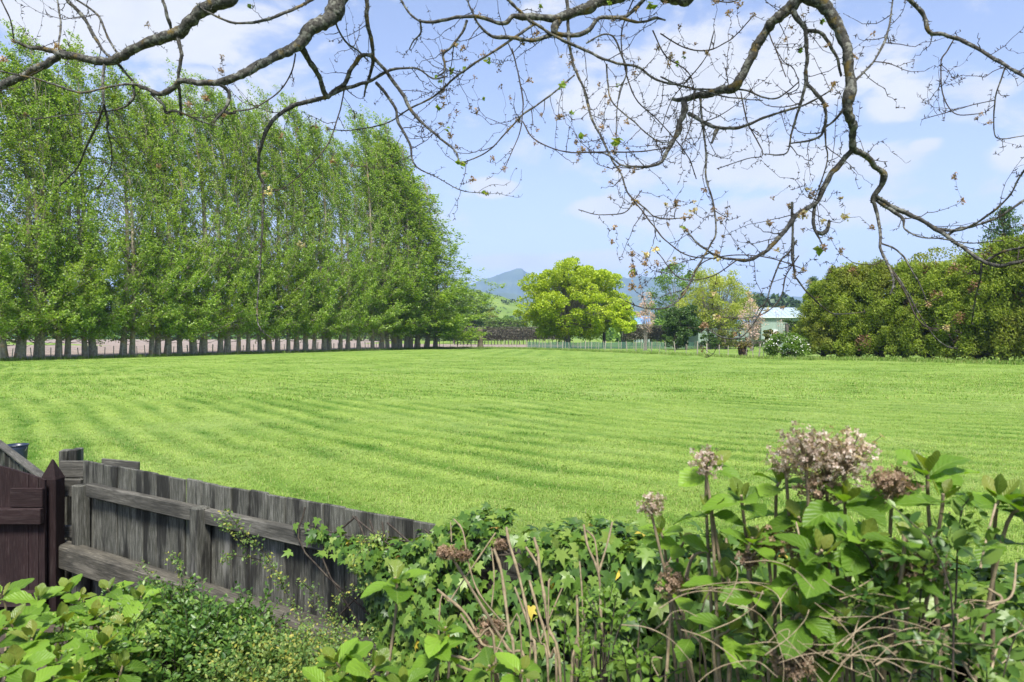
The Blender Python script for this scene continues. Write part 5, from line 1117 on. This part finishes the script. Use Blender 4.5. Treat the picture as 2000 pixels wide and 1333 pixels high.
# creeper covering the ground under everything on the right
gc = thing('ground_cover', 'low tangle of mixed green leaves carpeting the bed below the ivy and hydrangea', 'ground cover', (.9, 2.2, .08)); gc['kind'] = 'stuff'; off = np.array(gc.location)
rng = np.random.default_rng(31); n = 6500; x_ = rng.uniform(-.55, 2.0, n); y_ = rng.uniform(1.15, 3.0, n); fy = 4.9 - .081 / .1264 * (x_ + 2.867)
k = (y_ < fy - .12); x_, y_ = x_[k], y_[k]; n = len(x_); z_ = .10 + .62 * fbm(x_ * 2.0, y_ * 2.4, 13) * np.clip((x_ + .9) / 1.2, .25, 1) + rng.uniform(-.06, .12, n) + .12 * np.clip(x_ - .3, 0, 1)
cc = np.stack([x_, y_, z_], -1) - off; iv = rng.uniform(0, 1, n) < .5; mb = MB()
nn_ = rng.normal(size=(n, 3)) * .4 + [0, -.4, 1]; dd = rng.normal(size=(n, 3)) + [0, -.3, -.1]; Rm = frames(dd, nn_); ss = rng.uniform(.035, .065, n)
bulk(IVV, IVF, Rm[iv], ss[iv], cc[iv], mb, 0); bulk(OV, OVF, Rm[~iv], ss[~iv] * .8, cc[~iv], mb, 0); mb.build('foliage', m_und, gc, kind='stuff')
# small upright shoots in the bottom middle and right
leafy_shrub('young_shoots', 'fresh small-leafed green shoots among the dry canes at bottom centre', 'plant', [(1175, 1255, 2.1, .05, .06, .08), (1120, 1310, 2.0, .06, .06, .05), (1250, 1315, 2.0, .08, .1, .04)], 360, .022, .036, m_mid, 74)
leafy_shrub('glossy_shrub', 'glossy narrow-leafed shrub tangled into the right side of the hydrangea', 'shrub', [(1790, 1165, 1.55, .09, .12, .06), (1700, 1190, 1.6, .08, .1, .05), (1880, 1110, 1.45, .07, .08, .025), (1850, 1050, 1.6, .025, .04, .05), (1600, 1290, 1.7, .15, .12, .05), (1780, 1290, 1.6, .14, .12, .05), (1930, 1335, 1.5, .12, .12, .03)], 900, .026, .048, leaf_mat('glossy leaves', [(.030, .075, .016), (.06, .12, .022), (.10, .17, .03), (.13, .20, .04)], .3, .38, .3), 75, sprig=.11, shoots=6)

# ---- hydrangeas
def hyd_leaf(seed, mt, curl=.25):
    rng = np.random.default_rng(seed); nu, nv = 7, 12; V, UV, Fc = [], [], []
    for j in range(nv + 1):
        t = j / nv; w = (.335 * math.sin(math.pi * min(1, (t * .965 + .02)) ** 1.12) ** .78 + .004) * (1 + .05 * rng.normal() * (0 < t < 1))
        if t > .93: w *= .75
        for i in range(nu):
            s = i / (nu - 1) * 2 - 1; ser = 1 + (.05 if j % 2 else -.03) * (abs(s) == 1); x = s * w * ser
            z = .22 * abs(s) ** 1.3 * w * (1 - .4 * t) * 1.7 - curl * (t ** 2) + .018 * math.sin(t * 26 - abs(s) * 5) * (abs(s) > .1)
            V.append((x, t, z)); UV.append((s * .5 * min(1, w / .3), t))
    for j in range(nv):
        for i in range(nu - 1): a = j * nu + i; Fc.append((a, a + 1, a + nu + 1, a + nu))
    mb = MB(); mb.add(V, Fc); me = mb.mesh('hydrangea leaf', mt, True); uv = me.uv_layers.new(name='UVMap'); li = np.zeros(len(me.loops), np.int32); me.loops.foreach_get('vertex_index', li)
    uv.data.foreach_set('uv', np.array(UV, np.float32)[li].ravel()); return me
m_hyd = leaf_mat('hydrangea leaves', [(.085, .180, .016), (.125, .240, .022), (.170, .290, .030)], .42, .46, .32, vein=True)
m_hydy = leaf_mat('young hydrangea leaves', [(.14, .22, .03), (.18, .24, .035), (.16, .18, .035)], .38, .4, .4, vein=True)
big_l = [hyd_leaf(i, m_hyd, c) for i, c in enumerate((.18, .34, .50, .26))]; yng_l = [hyd_leaf(10 + i, m_hydy, c) for i, c in enumerate((-.15, .1, .3))]
def rosette(o, off, c, s, rng, n=8, tilt=(0, 0), open_=1.0, young=3):
    ax = unit(np.array([tilt[0], tilt[1], 1.0])); a0 = rng.uniform(0, 6.28)
    u = unit(np.cross(ax, [0, 1, .2])); v = np.cross(ax, u)
    for k in range(n):
        f = k / max(1, n - 1); az_ = a0 + (k % 2) * math.pi + (k // 2) * math.pi / 2 + rng.normal() * .2
        el_ = (.12 + 1.2 * f ** 1.2) * open_ + rng.normal() * .12
        rd = u * math.cos(az_) + v * math.sin(az_); d = rd * math.cos(el_) + ax * math.sin(el_); nm = ax * math.cos(el_) - rd * math.sin(el_) + rng.normal(size=3) * .12
        isy = k >= n - young; L = s * (1.08 - .62 * f) * rng.uniform(.85, 1.12) * (1.1 if not isy else .95)
        pos = c - ax * s * .35 * (1 - f) + rd * .008 - off
        put('leaf', (yng_l if isy else big_l)[rng.integers(3 if isy else 4)], o, mw=M4(frame(d, nm), L, pos))
def floret_head(o, off, c, r, n, rng, mt, flat=.8):
    mb = MB(); d = unit(rng.normal(size=(n, 3)) + [0, -.1, .35]); rr = rng.uniform(.35, 1.0, (n, 1)) ** .5 * (1 + .22 * rng.normal(size=(n, 1))); q = c - off + d * rr * r * [1, 1, flat]
    for p_ in q[::3]: tube(mb, [c - off - [0, 0, r * .6], (p_ + c - off) / 2 - [0, 0, r * .15], p_], .0011, 3, 1, cap=False)
    V = []; Fc = []
    for k in range(4):
        a = k * math.pi / 2; ca, sa = math.cos(a), math.sin(a); ca2, sa2 = math.cos(a + .55), math.sin(a + .55); ca3, sa3 = math.cos(a - .55), math.sin(a - .55); i = len(V)
        V += [(0, 0, 0), (ca3 * .7, sa3 * .7, .25), (ca, sa, .15), (ca2 * .7, sa2 * .7, .3)]; Fc += [(i, i + 1, i + 2, i + 3)]
    dd = rng.normal(size=(n, 3)); bulk(V, Fc, frames(dd, d + rng.normal(size=(n, 3)) * .7), rng.uniform(.006, .0105, n), q, mb)
    mb.build('dried_flower_head', [mt, m_cane], o, kind='stuff')
m_flor = leaf_mat('dried pinkish florets', [(.23, .16, .12), (.36, .27, .215), (.50, .405, .345), (.64, .555, .505)], .4, .8)
m_florb = leaf_mat('dried brown florets', [(.17, .11, .07), (.28, .19, .125), (.40, .29, .21)], .35, .8)
def hydrangea(label, base, ros, seed, heads=(), canes=()):
    rng = np.random.default_rng(seed); o = thing('hydrangea', label, 'shrub', (base[0], base[1], .08)); off = np.array(o.location)
    for r_ in ros:
        px, py, d, s = r_[:4]; n = r_[4] if len(r_) > 4 else 8; tl = r_[5] if len(r_) > 5 else (rng.normal() * .22, -.18 + rng.normal() * .2); s *= .93 if seed == 301 else 1.0; c = P(px, py, d); b = np.array([base[0] + rng.normal() * .07 + (c[0] - base[0]) * .35, base[1] + rng.normal() * .05 + (c[1] - base[1]) * .35, .08])
        mid_ = (c + b) / 2 + np.array([rng.normal() * .03 + (c[0] - base[0]) * .12, rng.normal() * .03, .04]); X = spline(np.array([b, mid_, c - [tl[0] * .1, tl[1] * .1, .10], c]), 5)
        mb = MB(); tube(mb, X - off, np.linspace(.0062, .0036, len(X)), 7); mb.build('stem', m_cane, o); rosette(o, off, c, s, rng, n, tl)
        for q_ in range(r_[6] if len(r_) > 6 else int(rng.uniform() < .55)):       # a lower pair of leaves
            cc_ = X[-6 - 3 * q_]; a = rng.uniform(0, 6.28)
            for sg in (0, math.pi):
                rd = np.array([math.cos(a + sg), math.sin(a + sg), rng.uniform(-.25, .25)]); put('leaf', big_l[rng.integers(4)], o, mw=M4(frame(rd, [0, -.2, 1]), s * rng.uniform(.85, 1.2), cc_ - off))
    for (px, py, d, r, n, mt) in heads:
        c = P(px, py, d); floret_head(o, off, c, r, n, rng, mt); b = np.array([base[0] + (c[0] - base[0]) * .4, base[1] + (c[1] - base[1]) * .4, .08])
        mb = MB(); tube(mb, spline(np.array([b, (b + c) / 2 + [.02, 0, 0], c - [0, 0, r * .5]]), 6) - off, .0042, 6); mb.build('stem', m_cane, o)
    return o
# the large one on the right
R1_ = [(1395, 905, 1.95, .085, 7), (1448, 968, 1.85, .095, 8, (-.2, -.3)), (1525, 935, 1.9, .09, 7, (.1, -.1)), (1385, 990, 1.9, .085, 7), (1470, 1050, 1.8, .09, 8), (1560, 1010, 1.8, .09, 8), (1655, 972, 1.72, .10, 9, (.2, -.3)), (1605, 1075, 1.62, .105, 9, (.1, -.45)),
       (1690, 1050, 1.62, .10, 8, (.1, -.5)), (1812, 915, 1.72, .125, 9, (-.1, -.15), 0), (1842, 965, 1.62, .085, 7), (1955, 968, 1.66, .115, 8, (.1, -.1), 0), (2010, 985, 1.6, .095, 8), (1765, 1045, 1.55, .08, 6), (1290, 1035, 2.1, .085, 7), (1335, 1060, 2.05, .075, 6), (1420, 1125, 1.85, .09, 8),
       (1330, 1150, 2.0, .085, 6), (1480, 1155, 1.75, .085, 7), (1570, 1190, 1.6, .095, 8, (0, -.5)), (1430, 1225, 1.8, .10, 6), (1640, 1210, 1.6, .08, 7), (1350, 1230, 1.95, .08, 6), (1510, 1270, 1.7, .08, 6), (1560, 1110, 1.75, .08, 7), (1720, 1120, 1.6, .075, 6), (1400, 1070, 1.95, .08, 6)]
hy = hydrangea('large hydrangea with broad green leaves and a big dried flower head filling the lower right', (.85, 1.95), R1_, 301,
               [(1575, 880, 1.78, .072, 230, m_flor), (1650, 890, 1.75, .072, 230, m_flor), (1615, 915, 1.8, .078, 220, m_flor), (1535, 905, 1.85, .048, 90, m_flor), (1600, 955, 1.8, .055, 150, m_florb), (1378, 905, 1.9, .042, 90, m_flor), (1272, 988, 2.05, .042, 90, m_flor), (1742, 945, 1.7, .048, 190, m_florb), (1500, 1060, 1.85, .055, 170, m_florb), (1560, 1055, 1.85, .05, 130, m_flor), (1775, 1100, 1.6, .055, 210, m_florb),
                (1310, 1140, 2.0, .04, 120, m_florb), (1462, 1095, 1.8, .025, 90, m_florb), (1550, 1290, 1.6, .05, 180, m_florb)])
def px_canes(name, label, cat, lines, d0, mt, seed, loc, ground=True):
    rng = np.random.default_rng(seed); o = thing(name, label, cat, loc); off = np.array(o.location)
    for ln in lines:
        q = np.array([[float(v) for v in t.split(',')] for t in ln.split()]); dd = d0 + rng.uniform(-.15, .15)
        Y = np.array([[*P(a, b, dd + .12 * (b - 1150) / 180 * -1), t * .5 / F * dd] for a, b, t in q]); last = Y[-1]
        if ground and q[-1][1] > 1200: Y = np.vstack([Y, [last[0] * .98, last[1] - .05, .08, last[3]]])
        Y = spline(Y, 5); mb = MB(); nz = 1 + .10 * np.sin(np.arange(len(Y)) * 1.9) + .45 * (np.arange(len(Y)) % 6 == 3); tube(mb, Y[:, :3] - off, Y[:, 3] * nz * .70, 7); mb.build('cane', mt, o)
    return o
c4 = lambda s, ox=650, oy=980, k=3.776, t=7: ' '.join(f'{ox + float(a.split(",")[0]) / k:.0f},{oy + float(a.split(",")[1]) / k:.0f},{t}' for a in s.split())
L_ = [c4('850,370 990,590 1150,860 1300,1100 1440,1333', t=7.5), c4('1280,190 1300,300 1360,500 1420,750 1460,1000 1500,1300', t=7.5), c4('1190,350 1240,500 1270,700 1300,950 1340,1333', t=8), c4('1485,265 1515,380 1520,480 1560,700 1590,930 1680,1333', t=8), c4('1425,335 1480,420 1515,480', t=7), c4('1450,580 1500,760 1560,950 1600,1150 1650,1280', t=7),
      c4('770,650 980,830 1100,1050 1310,1333', t=7), c4('1200,230 1020,500 870,730 780,910', t=4), c4('890,130 960,220 1000,450 1080,680 1280,920 1390,1030', t=4.5), c4('830,1130 1000,1170 1200,1320', t=6.5), c4('910,1205 1100,1280 1220,1333', t=7), c4('1340,630 1440,900 1480,1100 1500,1333', t=6), c4('1290,930 1230,1050 1180,1200 1170,1333', t=4), c4('1690,640 1600,850 1530,1030 1450,1200', t=4),
      c4('1800,690 1810,1000 1820,1150 1760,1333', t=6), c4('1820,440 1840,700 1840,1000 1800,1250', t=4), c4('870,150 875,300', t=3), c4('940,830 1060,1000 1200,1150', t=6), c4('1170,340 1190,560 1170,780', t=3.5), c4('1500,870 1530,1030 1590,1333', t=5), c4('1600,570 1590,850', t=4),
      c4('150,170 180,330 262,530 275,800 300,1333', 1100, t=6.5), c4('362,150 330,300 262,530', 1100, t=5.5), c4('175,210 235,290 262,530', 1100, t=5), c4('735,120 740,330 770,550 830,720 930,950 1060,1333', 1100, t=6), c4('1200,270 1225,600 1240,850 1230,1200', 1100, t=7), c4('930,620 890,580 960,390 1060,360 1150,410 1110,600 1030,780 1010,1150', 1100, t=4), c4('1540,200 1370,480 1380,800', 1100, t=7),
      c4('1185,1030 1190,1333', 1100, t=6), c4('890,870 780,870 660,960 550,1070', 1100, t=4), c4('100,690 110,1000 100,1250', 1100, t=5), c4('160,830 140,1000 80,1220', 1100, t=4), c4('765,930 890,1060', 1100, t=4), c4('765,930 765,1260', 1100, t=4), c4('900,1000 920,1100 930,1333', 1100, t=4.5), c4('1580,560 1440,660 1600,800 1690,950', 1100, t=4.5), c4('800,400 750,500', 1100, t=4), c4('240,960 210,1200 230,1333', 1100, t=5)]
dc = px_canes('dry_canes', 'bundle of bare tan pruned canes standing in the bottom centre', 'canes', L_, 2.25, m_cane, 401, (.1, 2.0, .08))
off = np.array(dc.location); rng = np.random.default_rng(7)
for (px, py, r, n) in [(873, 1080, .030, 170), (905, 1085, .024, 120), (978, 1065, .024, 90), (960, 1225, .042, 160), (940, 1260, .02, 50)]: floret_head(dc, off, P(px, py, 2.3), r, n, rng, m_florb, .7)
# tangle of dry stalks at the bottom right
rng = np.random.default_rng(8); L_ = []
for i in range(85):
    x0 = rng.uniform(1280, 2010); y0 = rng.uniform(1150, 1325); a = rng.normal() * .75 + (-.9 if x0 < 1700 else -2.2) * 1.0; l = rng.uniform(60, 230); cv_ = rng.normal() * .5
    L_.append(' '.join(f'{x0 + math.cos(a + cv_ * s) * l * s:.0f},{y0 + math.sin(a + cv_ * s) * l * s * .8 + 60 * s * s:.0f},{rng.uniform(1.2, 3.0):.1f}' for s in (0, .35, .7, 1)))
L_ += ['1930,1150,7 1955,1175,7 1870,1215,8 1790,1250,8 1710,1300,7', '1985,1100,5 1975,1165,6 1930,1180,6', '1870,1200,6 1868,1260,6 1890,1310,6 1915,1345,6', '1555,1120,5 1575,1225,6 1640,1245,6', '1645,1230,6 1645,1335,7', '1980,1240,5 1950,1260,6 1930,1340,6', '1810,980,5 1820,1045,6 1818,1090,6', '1855,1000,4 1850,1070,5 1845,1150,5', '1945,985,6 1925,1060,6 1915,1110,6', '1975,1010,5 1950,1070,6 1935,1150,6', '1555,1020,5 1575,1110,6', '1715,1030,5 1697,1065,5 1680,1105,5']
px_canes('dry_stalks', 'tangle of thin pale dry stalks and canes across the bottom right corner', 'canes', L_, 1.6, m_straw, 402, (.8, 1.5, .08), False)
# left and centre hydrangeas
hydrangea('low hydrangea with yellow-green leaves filling the bottom left corner', (-1.75, 2.5),
          [(20, 1215, 2.6, .115, 8), (75, 1165, 2.8, .10, 8), (130, 1150, 2.9, .10, 7), (60, 1245, 2.5, .12, 8), (125, 1215, 2.6, .12, 9), (185, 1200, 2.7, .115, 8), (200, 1255, 2.5, .12, 8), (110, 1285, 2.4, .12, 9), (275, 1165, 2.9, .10, 8, (.1, -.2)), (150, 1320, 2.3, .11, 7), (30, 1300, 2.3, .12, 8), (250, 1215, 2.7, .10, 7), (240, 1300, 2.45, .09, 6), (0, 1160, 2.9, .10, 7), (210, 1150, 2.95, .085, 6), (60, 1335, 2.2, .11, 6), (160, 1165, 2.85, .08, 6), (-20, 1250, 2.5, .11, 7)], 302)
hydrangea('single upright hydrangea shoot with a yellow-green tip in front of the ivy', (-.30, 2.0), [(772, 1128, 2.15, .105, 8, (0, -.15), 0)], 303)
hydrangea('cluster of hydrangea shoots with blue-green sheen at the bottom centre', (-.45, 1.95),
          [(655, 1290, 2.05, .10, 9), (735, 1300, 2.0, .095, 8), (700, 1335, 1.95, .095, 8), (870, 1225, 2.1, .085, 7), (640, 1335, 1.95, .09, 6), (850, 1265, 2.05, .08, 6), (790, 1330, 1.95, .08, 6), (955, 1300, 2.0, .085, 6), (1020, 1310, 1.95, .08, 6)], 304)

# ------------------------------------------------------------------ the air
hb = bpy.data.materials.new('haze air'); hb.use_nodes = True; x = NT(hb.node_tree)
pv = x.n('ShaderNodeVolumePrincipled', ins={'Color': (.43, .63, 1.0), 'Density': 1.5e-4, 'Anisotropy': 0.0})
on = x.n('ShaderNodeOutputMaterial'); hb.node_tree.links.new(pv.outputs[0], on.inputs['Volume'])
mb = MB(); box(mb, (-9400, -9400, -3.2), (9400, 9400, 660)); mb.build('haze', hb, kind='stuff')
